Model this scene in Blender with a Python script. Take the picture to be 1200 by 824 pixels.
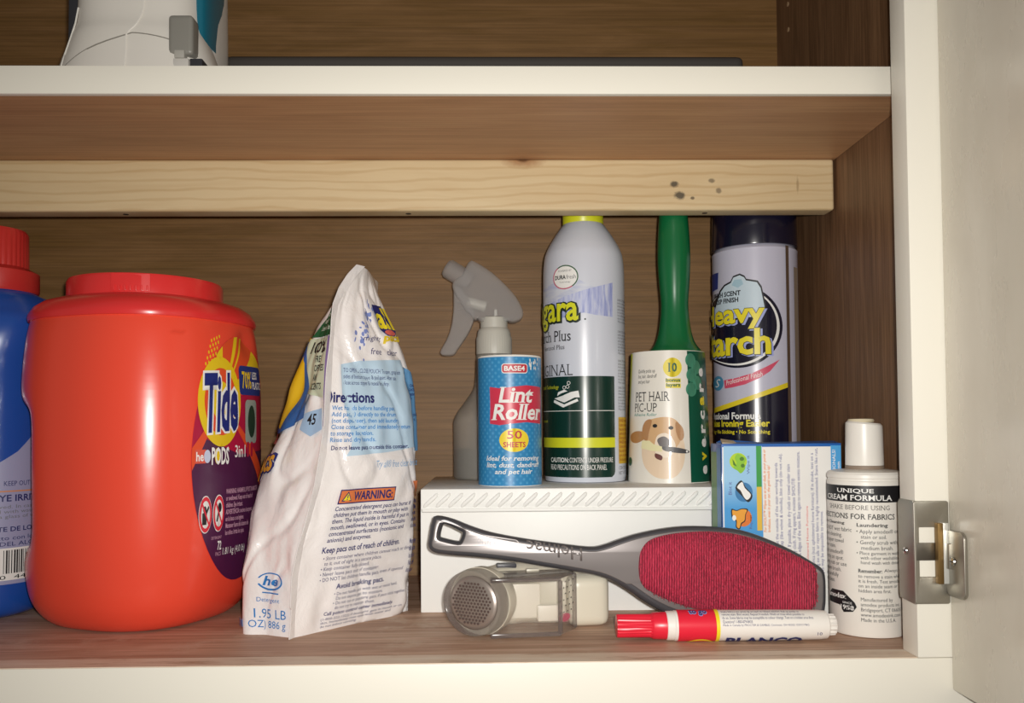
import bpy, bmesh, math, random
from mathutils import Vector, Matrix, noise
from math import sin, cos, pi, asin, atan2, radians, sqrt
random.seed(7)
for o in list(bpy.data.objects): bpy.data.objects.remove(o, do_unlink=True)
SC = bpy.context.scene
COL = SC.collection

# ------------------------------------------------------------------ camera, world, flash, exposure
EYE = 0.139
yaw, pitch, roll = radians(1.1), radians(1.8), radians(-0.4)
fw = Vector((sin(yaw)*cos(pitch), cos(yaw)*cos(pitch), sin(pitch)))
r0 = Vector((cos(yaw), -sin(yaw), 0)); u0 = r0.cross(fw)
rt = r0*cos(roll) + u0*sin(roll); up = -r0*sin(roll) + u0*cos(roll)
cam = bpy.data.cameras.new('camera'); cam_o = bpy.data.objects.new('camera', cam); COL.objects.link(cam_o)
cam.sensor_fit = 'HORIZONTAL'; cam.sensor_width = 36.0; cam.lens = 36.0*1000/1200
cam.shift_x = 0.0025; cam.shift_y = 0.0470; cam.clip_start = 0.01
m = Matrix((rt, up, -fw)).transposed().to_4x4(); m.translation = Vector((0, 0, EYE)); cam_o.matrix_world = m
SC.camera = cam_o

W = bpy.data.worlds.new('room_light'); SC.world = W; W.use_nodes = True
W.node_tree.nodes['Background'].inputs[0].default_value = (1.0, 0.90, 0.78, 1)
W.node_tree.nodes['Background'].inputs[1].default_value = 0.15

fl = bpy.data.lights.new('phone_flash', 'SPOT'); fl.spot_size = radians(120); fl.spot_blend = 1.0; fl.energy = 13.0; fl.shadow_soft_size = 0.006; fl.color = (1.0, 0.965, 0.91)
flo = bpy.data.objects.new('phone_flash', fl); COL.objects.link(flo); flo.location = (0.014, -0.01, EYE+0.012); flo.rotation_euler = fw.to_track_quat('-Z', 'Y').to_euler()

SC.view_settings.view_transform = 'Standard'; SC.view_settings.look = 'None'
SC.view_settings.exposure = 0.0; SC.view_settings.gamma = 1.0; SC.view_settings.use_curve_mapping = False

# ------------------------------------------------------------------ materials
def lin(c): return c/12.92 if c <= 0.04045 else ((c+0.055)/1.055)**2.4
def H(s, a=1.0):
    s = s.lstrip('#'); return tuple(lin(int(s[i:i+2], 16)/255) for i in (0, 2, 4)) + (a,)
MATS = {}
def P(name, col, rough=0.5, metal=0.0, **kw):
    if name in MATS: return MATS[name]
    mt = bpy.data.materials.new(name); mt.use_nodes = True
    b = mt.node_tree.nodes['Principled BSDF']
    b.inputs['Base Color'].default_value = H(col) if isinstance(col, str) else col
    b.inputs['Roughness'].default_value = rough; b.inputs['Metallic'].default_value = metal
    for k, v in kw.items():
        if k == 'trans': b.inputs['Transmission Weight'].default_value = v
        elif k == 'ior': b.inputs['IOR'].default_value = v
        elif k == 'coat': b.inputs['Coat Weight'].default_value = v; b.inputs['Coat Roughness'].default_value = 0.08
        elif k == 'alpha': b.inputs['Alpha'].default_value = v
        elif k == 'sss': b.inputs['Subsurface Weight'].default_value = v; b.inputs['Subsurface Scale'].default_value = 0.004
        elif k == 'spec': b.inputs['Specular IOR Level'].default_value = v
    MATS[name] = mt; return mt
class NT:
    def __init__(s, mt): s.t = mt.node_tree; s.b = s.t.nodes['Principled BSDF']
    def n(s, typ, **kw):
        nd = s.t.nodes.new(typ)
        for k, v in kw.items(): setattr(nd, k, v)
        return nd
    def l(s, a, b): s.t.links.new(a, b)
    def coords(s, scale=(1,1,1), rot=(0,0,0), loc=(0,0,0), out='Object'):
        tc = s.n('ShaderNodeTexCoord'); mp = s.n('ShaderNodeMapping')
        mp.inputs['Scale'].default_value = scale; mp.inputs['Rotation'].default_value = rot; mp.inputs['Location'].default_value = loc
        s.l(tc.outputs[out], mp.inputs[0]); return mp.outputs[0]
    def noise(s, vec, scale, detail=4, rough=0.55, dist=0.0):
        nd = s.n('ShaderNodeTexNoise'); nd.inputs['Scale'].default_value = scale; nd.inputs['Detail'].default_value = detail
        nd.inputs['Roughness'].default_value = rough; nd.inputs['Distortion'].default_value = dist; s.l(vec, nd.inputs['Vector']); return nd.outputs['Fac']
    def ramp(s, fac, stops):
        r = s.n('ShaderNodeValToRGB'); e = r.color_ramp.elements
        while len(e) < len(stops): e.new(0.5)
        for q, (p, c) in zip(e, stops): q.position = p; q.color = H(c) if isinstance(c, str) else c
        s.l(fac, r.inputs[0]); return r.outputs[0]
    def mix(s, fac, a, b, mode='MIX'):
        nd = s.n('ShaderNodeMix', data_type='RGBA', blend_type=mode)
        if isinstance(fac, float): nd.inputs[0].default_value = fac
        else: s.l(fac, nd.inputs[0])
        for sk, v in ((nd.inputs[6], a), (nd.inputs[7], b)):
            if isinstance(v, (tuple, str)): sk.default_value = H(v) if isinstance(v, str) else v
            else: s.l(v, sk)
        return nd.outputs[2]
    def math(s, op, a, b=0.0, c=0.0):
        nd = s.n('ShaderNodeMath', operation=op)
        for i, v in enumerate((a, b, c)):
            if isinstance(v, (int, float)): nd.inputs[i].default_value = v
            else: s.l(v, nd.inputs[i])
        return nd.outputs[0]
    def color(s, c): s.l(c, s.b.inputs['Base Color'])
    def bump(s, h, st=0.3, dist=0.001):
        nd = s.n('ShaderNodeBump'); nd.inputs['Strength'].default_value = st; nd.inputs['Distance'].default_value = dist
        s.l(h, nd.inputs['Height']); s.l(nd.outputs[0], s.b.inputs['Normal'])

def wood(name, dark, mid, light, axis='X', rough=0.5, fine=1.0, streak=1.0, spec=0.5, speck=None):
    """veneer: grain runs along one axis of the object"""
    mt = P(name, mid, rough, spec=spec); t = NT(mt)
    sc = {'X': (1.0, 9, 9), 'Y': (9, 1.0, 9), 'Z': (9, 9, 1.0)}[axis]
    v = t.coords(sc)
    a = t.noise(v, 9*fine, 6, 0.62, 0.8)
    v2 = t.coords(tuple(k*k*0.6 for k in sc))
    b = t.noise(v2, 14*fine, 3, 0.5)
    c1 = t.ramp(a, [(0.28, dark), (0.5, mid), (0.72, light)])
    c2 = t.ramp(b, [(0.38, (0.62, 0.58, 0.52, 1)), (0.6, (1.06, 1.05, 1.04, 1))])
    c = t.mix(0.75*streak, c1, c2, 'MULTIPLY')
    if speck:
        v3 = t.coords((1, 1, 1)); d = t.noise(v3, 22, 5, 0.7); f = t.ramp(d, [(0.55, (0,0,0,1)), (0.72, (1,1,1,1))])
        c = t.mix(f, c, speck)
    t.color(c); t.bump(b, 0.25, 0.0006); return mt

M_back = wood('veneer_back', '#785829', '#866338', '#946f44', 'X', 0.55, 0.8, 0.65)
M_side = wood('veneer_side', '#62462f', '#7c5c42', '#8c6a4c', 'Z', 0.5)
M_under = wood('veneer_under', '#a67c58', '#b68a64', '#c0966e', 'X', 0.5, 0.7, 0.45)
M_floor = wood('worn_floor', '#a07c64', '#c29e86', '#d6b8a2', 'X', 0.6, 0.9, 0.8, speck='#c9b29c')
M_cream = P('cream_paint', '#ebe7db', 0.4); t = NT(M_cream); v = t.coords(); n_ = t.noise(v, 60, 4); t.bump(n_, 0.06, 0.0005)
M_door = P('door_paint', '#dcd6c8', 0.28); t = NT(M_door); v = t.coords((1, 1, .3)); n_ = t.noise(v, 45, 5, .6)
t.l(t.ramp(n_, [(0.3, (0.2,)*3+(1,)), (0.7, (0.36,)*3+(1,))]), t.b.inputs['Roughness']); t.bump(n_, 0.08, 0.0006)
t.color(t.ramp(t.noise(t.coords((1,1,.4)), 14, 5, .65), [(0.3, '#d3ccbc'), (0.7, '#e0dacc')]))
M_railtop = P('worn_rail_top', '#dcc9b4', 0.6); t = NT(M_railtop)
t.color(t.ramp(t.noise(t.coords((.5, 3, 3)), 30, 5, .7), [(0.32, '#a98a70'), (0.45, '#d8c2ac'), (0.7, '#e4d6c4')]))
# batten pine with grain arcs, knot and dark smudges
M_pine = P('pine', '#e3c797', 0.55); t = NT(M_pine)
v = t.coords((1.2, 14, 14)); g = t.noise(v, 5, 5, 0.6, 0.6); w_ = t.n('ShaderNodeTexWave', wave_type='BANDS', bands_direction='Z')
t.l(t.coords((.25, .25, 1), rot=(0, .035, 0)), w_.inputs['Vector']); w_.inputs['Scale'].default_value = 42; w_.inputs['Distortion'].default_value = 6.0
w_.inputs['Detail'].default_value = 3; w_.inputs['Detail Scale'].default_value = 0.9
c = t.mix(0.35, t.ramp(g, [(0.3, '#ccb082'), (0.6, '#dac49a')]), t.ramp(w_.outputs['Fac'], [(0.0, '#bd9f72'), (0.3, '#dcc8a2')]))
def spot(t, c, loc, sx, sz, col, lo=0.55, hi=1.0, amt=0.9, wob=0.5):
    tc = t.n('ShaderNodeTexCoord'); sub = t.n('ShaderNodeVectorMath', operation='SUBTRACT'); sub.inputs[1].default_value = loc
    t.l(tc.outputs['Object'], sub.inputs[0]); ml = t.n('ShaderNodeVectorMath', operation='MULTIPLY'); ml.inputs[1].default_value = (1/sx, 0, 1/sz)
    t.l(sub.outputs[0], ml.inputs[0]); ln = t.n('ShaderNodeVectorMath', operation='LENGTH'); t.l(ml.outputs[0], ln.inputs[0])
    nz = t.noise(tc.outputs['Object'], 260, 4, .7); d = t.math('ADD', ln.outputs['Value'], t.math('MULTIPLY', t.math('SUBTRACT', nz, 0.5), wob*2))
    f = t.ramp(d, [(lo, (amt,)*3+(1,)), (hi, (0, 0, 0, 1))]); return t.mix(f, c, col)
c = spot(t, c, (.025, 0, .350), .020, .007, '#a8794e', .35, 1.0, .8, .2)
c = spot(t, c, (.025, 0, .352), .006, .004, '#6e4a2e', .5, 1.0, .9, .2)
c = spot(t, c, (.1455, 0, .331), .004, .003, '#4a4438'); c = spot(t, c, (.1495, 0, .322), .005, .004, '#4a4438')
c = spot(t, c, (.1755, 0, .334), .003, .002, '#8a7a60'); c = spot(t, c, (.181, 0, .326), .003, .003, '#8a7a60')
c = spot(t, c, (.2445, 0, .330), .0012, .008, '#a58c66', .4, 1.0, .7); c = spot(t, c, (.160, 0, .320), .002, .0015, '#6a5c48')
t.color(c)

M_white = P('white_paint', '#f3f3f0', 0.45); t = NT(M_white); t.bump(t.noise(t.coords(), 90, 4), 0.12, 0.0005)
M_print_black = P('print_black', '#1b1b1e', 0.45); M_print_white = P('print_white', '#efefec', 0.45)
M_navy = P('print_navy', '#262a66', 0.45); M_grey_print = P('print_grey', '#77777c', 0.5)
M_yellow = P('print_yellow', '#f0dc2c', 0.4); M_red = P('print_red', '#d6283c', 0.4); M_green = P('print_green', '#12573c', 0.4)
M_steel = P('nickel', '#a8a49a', 0.38, 0.9); M_chrome = P('screw_metal', '#c9c7c0', 0.25, 1.0)

# ------------------------------------------------------------------ geometry helpers
def link(name, me, mat, parent=None, smooth=True):
    o = bpy.data.objects.new(name, me); COL.objects.link(o)
    if mat: me.materials.clear(); me.materials.append(mat)
    if smooth:
        for p in me.polygons: p.use_smooth = True
    if parent: o.parent = parent
    return o
def from_bm(name, bm, mat, parent=None, smooth=True, sharp=None):
    bmesh.ops.recalc_face_normals(bm, faces=bm.faces)
    me = bpy.data.meshes.new(name); bm.to_mesh(me); bm.free()
    if sharp and smooth:
        for p in me.polygons: p.use_smooth = True
        me.set_sharp_from_angle(angle=radians(sharp))
        return link(name, me, mat, parent, False)
    return link(name, me, mat, parent, smooth)
def pyd(name, vs, fs, mat, parent=None, smooth=True, sharp=None):
    bm = bmesh.new(); V = [bm.verts.new(v) for v in vs]
    for f in fs:
        try: bm.faces.new([V[i] for i in f])
        except ValueError: pass
    return from_bm(name, bm, mat, parent, smooth, sharp)
def thing(name, label, cat, loc=(0,0,0), rz=0.0, group=None):
    o = bpy.data.objects.new(name, None); COL.objects.link(o); o.location = loc; o.rotation_euler = (0, 0, rz)
    o.empty_display_size = 0.02; tag(o, label, cat, group); return o
def tag(o, label, cat, group=None):
    o['label'] = label; o['category'] = cat
    if group: o['group'] = group
    return o
def struct(o, label=None):
    o['kind'] = 'structure'
    if label: o['label'] = label
    return o
def bxbm(x0, x1, y0, y1, z0, z1, bev=0.0, seg=2):
    bm = bmesh.new(); bmesh.ops.create_cube(bm, size=1)
    for v in bm.verts: v.co = Vector(((x0+x1)/2+v.co.x*(x1-x0), (y0+y1)/2+v.co.y*(y1-y0), (z0+z1)/2+v.co.z*(z1-z0)))
    if bev: bmesh.ops.bevel(bm, geom=bm.edges[:], offset=bev, segments=seg, profile=0.6, affect='EDGES')
    return bm
def box(name, x0, x1, y0, y1, z0, z1, mat, parent=None, bev=0.0, seg=2):
    return from_bm(name, bxbm(x0, x1, y0, y1, z0, z1, bev, seg), mat, parent, bool(bev), 40)
def lathe(name, prof, mat, parent=None, seg=64, off=(0,0,0), axis='Z', ribs=None, cap=True, sharp=35):
    """prof: (radius, height) list; ribs=(count, depth, h0, h1) gives knurling"""
    vs, fs = [], []
    for r, h in prof:
        for i in range(seg):
            a = 2*pi*i/seg; rr = r
            if ribs and ribs[2] <= h <= ribs[3]: rr = r - ribs[1]*(0.5+0.5*cos(a*ribs[0]))
            p = (rr*cos(a), rr*sin(a), h) if axis == 'Z' else (h, rr*cos(a), rr*sin(a))
            vs.append((p[0]+off[0], p[1]+off[1], p[2]+off[2]))
    for j in range(len(prof)-1):
        for i in range(seg):
            k = (i+1) % seg; fs.append((j*seg+i, j*seg+k, (j+1)*seg+k, (j+1)*seg+i))
    if cap:
        if prof[0][0] > 1e-5: fs.append(tuple(range(seg))[::-1])
        if prof[-1][0] > 1e-5: fs.append(tuple(range((len(prof)-1)*seg, len(prof)*seg)))
    return pyd(name, vs, fs, mat, parent, True, sharp)
def sm(pts, n=6, closed=False):
    """Catmull-Rom through points of any dimension"""
    pts = [Vector(p) for p in pts]; out = []; N = len(pts)
    rng = N if closed else N-1
    for i in range(rng):
        if closed: a, b, c, d = pts[i-1], pts[i], pts[(i+1) % N], pts[(i+2) % N]
        else: b, c = pts[i], pts[i+1]; a = pts[i-1] if i else b*2-c; d = pts[i+2] if i+2 < N else c*2-b
        for k in range(n):
            s = k/n; out.append(0.5*((2*b)+(c-a)*s+(2*a-5*b+4*c-d)*s*s+(3*b-a-3*c+d)*s**3))
    if not closed: out.append(pts[-1])
    return out
def tube(name, pts, r, mat, parent=None, seg=10, rs=None):
    pts = [Vector(p) for p in pts]; vs, fs = [], []; prev = None
    for i, p in enumerate(pts):
        d = (pts[min(i+1, len(pts)-1)]-pts[max(i-1, 0)]).normalized()
        a = prev if prev else (Vector((0, 0, 1)) if abs(d.z) < 0.9 else Vector((1, 0, 0)))
        x = (a-d*a.dot(d)).normalized(); y = d.cross(x); prev = x
        rr = rs[i] if rs else r
        for k in range(seg): vs.append(p+(x*cos(2*pi*k/seg)+y*sin(2*pi*k/seg))*rr)
    for j in range(len(pts)-1):
        for k in range(seg): q = (k+1) % seg; fs.append((j*seg+k, j*seg+q, (j+1)*seg+q, (j+1)*seg+k))
    fs += [tuple(range(seg))[::-1], tuple(range((len(pts)-1)*seg, len(pts)*seg))]
    return pyd(name, vs, fs, mat, parent, True, 50)
def plate(name, loops, ext, bev, mat, parent=None, fn=None, res=2, sharp=35):
    """2-D outlines (first outer, others holes) extruded with rounded edges; fn maps (u,v,w) to place"""
    cu = bpy.data.curves.new('c', 'CURVE'); cu.dimensions = '2D'; cu.fill_mode = 'BOTH'; cu.extrude = ext; cu.bevel_depth = bev; cu.bevel_resolution = res
    for lp in loops:
        sp = cu.splines.new('POLY'); sp.points.add(len(lp)-1); sp.use_cyclic_u = True
        for q, p in zip(sp.points, lp): q.co = (p[0], p[1], 0, 1)
    o = bpy.data.objects.new('c', cu); me = o.to_mesh(); bm = bmesh.new(); bm.from_mesh(me); o.to_mesh_clear()
    bpy.data.objects.remove(o); bpy.data.curves.remove(cu)
    bmesh.ops.remove_doubles(bm, verts=bm.verts, dist=1e-6)
    for v in bm.verts: v.co = Vector(fn(*v.co)) if fn else Vector((v.co.x, -v.co.z, v.co.y))
    return from_bm(name, bm, mat, parent, True, sharp)

# ---- flat print laid on surfaces
def ell(cx, cy, rx, ry, n=40, a0=0, a1=2*pi, rot=0):
    pts = []
    for i in range(n):
        a = a0+(a1-a0)*i/(n if a1-a0 > 6.2 else n-1); x, y = rx*cos(a), ry*sin(a)
        pts.append((cx+x*cos(rot)-y*sin(rot), cy+x*sin(rot)+y*cos(rot)))
    return pts
def rrect(x0, y0, x1, y1, r, n=5):
    out = []
    for cx, cy, a in ((x1-r, y1-r, 0), (x0+r, y1-r, pi/2), (x0+r, y0+r, pi), (x1-r, y0+r, 1.5*pi)):
        for i in range(n+1): q = a+pi/2*i/n; out.append((cx+r*cos(q), cy+r*sin(q)))
    return out
def rc(x0, y0, x1, y1): return [(x0, y0), (x1, y0), (x1, y1), (x0, y1)]
def finish(name, bm, fn, off, mat, parent, step):
    if step:
        us = [v.co.x for v in bm.verts]; vs = [v.co.y for v in bm.verts]
        su, sv = step if isinstance(step, tuple) else (step, None)
        for lo, hi, st, no in ((min(us), max(us), su, (1, 0, 0)), (min(vs), max(vs), sv, (0, 1, 0))):
            if not st: continue
            k = int((hi-lo)/st)
            for i in range(1, k+1):
                c = lo+(hi-lo)*i/(k+1)
                bmesh.ops.bisect_plane(bm, geom=bm.verts[:]+bm.edges[:]+bm.faces[:], plane_co=(c*no[0], c*no[1], 0), plane_no=no)
    bmesh.ops.triangulate(bm, faces=bm.faces[:])
    uv = bm.loops.layers.uv.new('UVMap')
    for f in bm.faces:
        for l in f.loops: l[uv].uv = (l.vert.co.x*10, l.vert.co.y*10)
    for f in bm.faces:
        if f.normal.z < 0: f.normal_flip()
    for v in bm.verts: v.co = Vector(fn(v.co.x, v.co.y, off))
    me = bpy.data.meshes.new(name); bm.to_mesh(me); bm.free()
    return link(name, me, mat, parent, True)
def decal(name, polys, fn, off, mat, parent, step=0.003):
    bm = bmesh.new()
    for pl in polys:
        if len(pl) >= 3: bm.faces.new([bm.verts.new((p[0], p[1], 0)) for p in pl])
    return finish(name, bm, fn, off, mat, parent, step)
def ring(outer, inner):
    n = len(outer); return [[outer[i], outer[(i+1) % n], inner[(i+1) % n], inner[i]] for i in range(n)]
def txt_bm(s, bx, bold=0.0, shear=0.0, serif=False, align='LEFT', rot=0.0, lead=1.0, res=2, keep=False, chsp=1.0):
    cu = bpy.data.curves.new('t', 'FONT'); cu.body = s; cu.size = 1.0; cu.offset = bold; cu.shear = shear; cu.align_x = align
    cu.resolution_u = res; cu.space_line = lead; cu.space_character = chsp
    o = bpy.data.objects.new('t', cu); me = o.to_mesh(); bm = bmesh.new(); bm.from_mesh(me); o.to_mesh_clear()
    bpy.data.objects.remove(o); bpy.data.curves.remove(cu)
    if serif:
        ed = [e for e in bm.edges if len(e.link_faces) == 1 and abs(e.verts[0].co.y-e.verts[1].co.y) < 0.004 and 0.03 < (e.verts[0].co-e.verts[1].co).length < 0.17]
        q = []
        for e in ed:
            a, b = sorted((e.verts[0].co.copy(), e.verts[1].co.copy()), key=lambda p: p.x)
            c = e.link_faces[0].calc_center_median(); s_ = 1 if c.y > a.y else -1
            if s_*1 > 0 or True: q.append((a.x-0.065, b.x+0.065, a.y, a.y+0.035*s_))
        for x0, x1, y0, y1 in q: bm.faces.new([bm.verts.new(p) for p in ((x0, y0, 0), (x1, y0, 0), (x1, y1, 0), (x0, y1, 0))])
    if rot:
        for v in bm.verts: v.co = Vector((v.co.x*cos(rot)-v.co.y*sin(rot), v.co.x*sin(rot)+v.co.y*cos(rot), 0))
    xs = [v.co.x for v in bm.verts]; ys = [v.co.y for v in bm.verts]
    x0, x1, y0, y1 = min(xs), max(xs), min(ys), max(ys); su = (bx[2]-bx[0])/(x1-x0); sv = (bx[3]-bx[1])/(y1-y0)
    for v in bm.verts: v.co = Vector((bx[0]+(v.co.x-x0)*su, bx[1]+(v.co.y-y0)*sv, 0))
    return bm
def text(s, bx, fn, off, mat, parent, name='lettering', step=None, tilt=0.0, **kw):
    bm = txt_bm(s, bx, **kw)
    if tilt:
        for v in bm.verts: v.co.y += (v.co.x-bx[0])*tilt
    return finish(name, bm, fn, off, mat, parent, step)
def cyl(R, taper=None):
    """front of an upright cylinder: u runs along the girth from the middle of its front, v is the height"""
    def fn(u, v, o):
        r = (taper(v) if taper else R); a = u/R; return ((r+o)*sin(a), -(r+o)*cos(a), v)
    return fn
def face_cam(x, y): return -atan2(x, y)

# ------------------------------------------------------------------ the cabinet
XR, YB = 0.276, 0.807
ZS0, ZS1 = 0.3515, 0.3692
XL, ZT = -0.62, 0.80
struct(box('floor', XL, XR, 0.526, YB, -0.018, 0.0, M_floor))
struct(box('wall_back', XL, XR+0.018, YB, YB+0.006, -0.018, ZT, M_back))
struct(box('wall_right', XR, XR+0.018, 0.526, YB, -0.018, ZT, M_side))
struct(box('wall_left', XL-0.018, XL, 0.526, YB+0.006, -0.018, ZT, M_side))
struct(box('ceiling', XL-0.018, XR+0.018, 0.526, YB+0.006, ZT, ZT+0.018, M_side))
o = struct(box('trim_1', 0.2516, XR+0.022, 0.507, 0.526, -0.0002, ZT+0.018, M_cream, None, 0.0008), 'cream face frame stile beside the open door')
rail = struct(box('trim_2', XL-0.018, XR+0.022, 0.507, 0.526, -0.060, -0.0004, M_cream, None, 0.0006), 'cream bottom rail of the face frame')
box('worn_edge', XL, 0.2516, 0.5076, 0.526, -0.0006, 0.0, M_railtop, rail)
for z in (0.505, 0.529):   # shelf pin holes in the side panel
    h = lathe('pin_hole', [(0.0022, 0), (0.0022, 0.0006)], P('hole_plug', '#b99b78', .6), bpy.data.objects['wall_right'], 16, axis='X', off=(XR-0.0005, 0.775, z))
lathe('wood_plug', [(0.0045, 0), (0.004, 0.001)], P('plug_dark', '#4b3020', .6), bpy.data.objects['wall_right'], 20, axis='X', off=(XR-0.0009, 0.548, 0.345))

sh = thing('shelf_board', 'brown veneer shelf with cream front edge above the bottles', 'shelf', (-0.17, 0.67, ZS0))
box('shelf_panel', XL+0.17, XR-0.0005+0.17, 0.542-0.67, YB-0.67, 0, ZS1-ZS0-0.0004, M_under, sh)
box('front_edging', XL+0.17, XR-0.0005+0.17, 0.538-0.67, 0.5425-0.67, -0.0003, ZS1-ZS0, M_cream, sh, 0.0005)

bt = thing('wooden_batten', 'bare pine batten fixed under the shelf with a knot and dark smudges', 'batten', (0, 0, 0))
box('batten_strip', XL, 0.274, 0.672, 0.691, 0.3103, ZS0, M_pine, bt, 0.0025, 3)
for x in (-0.292, -0.067, 0.172):
    lathe('nail_head', [(0.0001, -0.0004), (0.0022, -0.0004), (0.0022, 0.0012)], P('dark_nail', '#3c352c', .5, .6), bt, 16, off=(x, 0.6815, 0.3105))

# door, opened square to the frame
dr = struct(box('door_1', 0.2712, 0.2902, 0.12, 0.5062, -0.0190, ZT+0.02, M_door, None, 0.0015), 'cream cabinet door standing open')

# concealed wrap hinge on the stile
hg = thing('cabinet_hinge', 'brushed nickel wrap hinge on the door frame stile', 'hinge', (0.2516, 0.507, 0.032))
fn = lambda u, v, w: (u, -0.0006-w, v)
plate('front_plate', [rrect(-0.0012, 0, 0.0192, 0.0605, 0.0012), rrect(0.0012, 0.0155, 0.0115, 0.0455, 0.0008)], 0.0005, 0.0003, M_steel, hg, fn)
plate('side_plate', [[(0, 0.003), (0.0010, 0.0005), (0.0186, -0.0002), (0.0186, 0.0606), (0.002, 0.0606), (0, 0.0585)]], 0.0005, 0.0003, M_steel, hg, lambda u, v, w: (-0.0007-w, 0.0185-u, v))
box('link_arm', -0.0004, 0.0108, -0.0016, -0.0002, 0.0255, 0.036, P('link_metal', '#6f6a62', .4, .9), hg, 0.0004)
box('hinge_bar', 0.0108, 0.0142, -0.0052, -0.0010, 0.0120, 0.0480, P('brass_bar', '#8a6f45', .4, .8), hg, 0.0006)
box('arm_web', 0.0142, 0.0178, -0.0042, -0.0008, 0.0120, 0.0480, P('bright_zinc', '#e2e2dc', .3, .5), hg, 0.0004)
plate('door_plate', [rrect(0.0005, 0.002, 0.0195, 0.040, 0.004)], 0.0006, 0.0004, M_steel, hg, lambda u, v, w: (0.0185-w, -0.0010-u, v+0.0035))
box('door_knuckle', 0.0160, 0.0192, -0.0072, -0.0006, 0.0210, 0.0360, M_steel, hg, 0.0006)
for q in (((-0.0014, 0.0098, 0.030), 'X'), ((0.0172, -0.0095, 0.026), 'X')):
    sc_ = lathe('screw', [(0.0024, 0), (0.0020, -0.0008), (0.0006, -0.0010)], M_chrome, hg, 18, axis='X', off=q[0])
    x, y, z = q[0]; box('screw_slot', x-0.00115, x-0.0009, y-0.0016, y+0.0016, z-0.0003, z+0.0003, M_print_black, sc_)

# ------------------------------------------------------------------ upper shelf
M_app = P('appliance_white', '#ece8e0', 0.35); M_app_grey = P('appliance_grey', '#8f8d86', 0.4); M_teal = P('tank_teal', '#1d6f86', 0.25); M_dk = P('dark_plastic', '#33343a', 0.5)
ap = thing('household_appliance', 'white plastic appliance with a grey latch standing on the upper shelf', 'appliance', (-0.2555, 0.625, ZS1))
def loft(name, rings, mat, parent, seg=56, ex=2.6, sharp=60):
    """rings: (cx, cy, ax, ay, z) super-elliptic sections"""
    vs, fs = [], []
    for cx, cy, ax, ay, z in rings:
        for i in range(seg):
            a = 2*pi*i/seg; c, s = cos(a), sin(a)
            vs.append((cx+ax*math.copysign(abs(c)**(2/ex), c), cy+ay*math.copysign(abs(s)**(2/ex), s), z))
    for j in range(len(rings)-1):
        for i in range(seg): k = (i+1) % seg; fs.append((j*seg+i, j*seg+k, (j+1)*seg+k, (j+1)*seg+i))
    fs += [tuple(range(seg))[::-1], tuple(range((len(rings)-1)*seg, len(rings)*seg))]
    return pyd(name, vs, fs, mat, parent, True, sharp)
loft('base', sm([(0, 0, .0595, .040, 0), (0, 0, .0605, .041, .006), (0, 0, .0590, .040, .016), (0, 0, .0545, .037, .0335)], 4), M_app, ap)
loft('body', sm([(0, 0, .0543, .0366, .0335), (0, 0, .0490, .034, .050), (0, 0, .0445, .031, .065), (0, 0, .0430, .030, .11), (0, 0, .040, .028, .16), (0, 0, .024, .02, .178)], 4), M_app, ap)
def on_body(x, z, o=.0003):
    t_ = max(0, min(1, (z-.016)/.049)); ax, ay = .0590-.0145*t_, .040-.009*t_
    return (x, -ay*max(0, 1-abs(x/ax)**2.6)**(1/2.6)-o, z)
M_seam = P('seam_light', '#f2efe8', .4); M_sdk = P('seam_dark', '#8e8a82', .5)
tube('seam_bead', [on_body(x, z) for x, z in ((-.0480, .010), (-.0470, .022), (-.0450, .034), (-.0420, .046), (-.0395, .058), (-.0380, .070))], .0006, M_seam, ap, 6)
tube('seam_bead', [on_body(x, z) for x, z in sm([(.0027, .010), (.0027, .028), (.0022, .044), (.0080, .052), (.0110, .060), (.0125, .072)], 4)], .0006, M_seam, ap, 6)
tube('seam_groove', [on_body(x, z, 0) for x, z in sm([(-.0450, .022), (-.0250, .034), (.0015, .044), (.0090, .0455), (.0280, .0430), (.0420, .0385), (.0530, .0270)], 4)], .0005, M_sdk, ap, 6)
lt = box('latch', .0305, .0475, -.0340, -.0200, .0310, .0590, M_app_grey, ap, .003, 3)
box('latch_tip', .0355, .0425, -.0360, -.0290, .0275, .0330, P('latch_pale', '#b4b2aa', .4), lt, .0008)
box('latch_keeper', .0340, .0450, -.0345, -.0250, .0215, .0280, P('keeper_white', '#cfccc6', .4), ap, .0012)
box('slot', .0445, .0535, -.0315, -.0150, .0100, .0290, M_dk, ap, .001)
box('slot_cover', .0530, .0590, -.0220, -.0100, .0100, .0225, P('keeper_white', '#cfccc6', .4), ap, .002)
loft('water_tank_frame', [(.0390, .022, .0115, .030, .0), (.0390, .022, .0115, .030, .07), (.0390, .022, .011, .028, .13)], M_app, ap, 32)
loft('water_tank', [(.0440, .014, .0060, .026, .0500), (.0440, .014, .0060, .026, .056), (.0435, .014, .0075, .026, .12)], M_teal, ap, 32)
box('rear_grip', -.0560, -.0400, .000, .030, .045, .12, M_dk, ap, .003)
tag(from_bm('flat_case', bxbm(-.215, .2060, .681, .745, ZS1, .4395, .006, 3), P('case_dark', '#4a4643', .55), None, True, 40), 'long flat dark grey case lying on the upper shelf', 'case')

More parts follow.
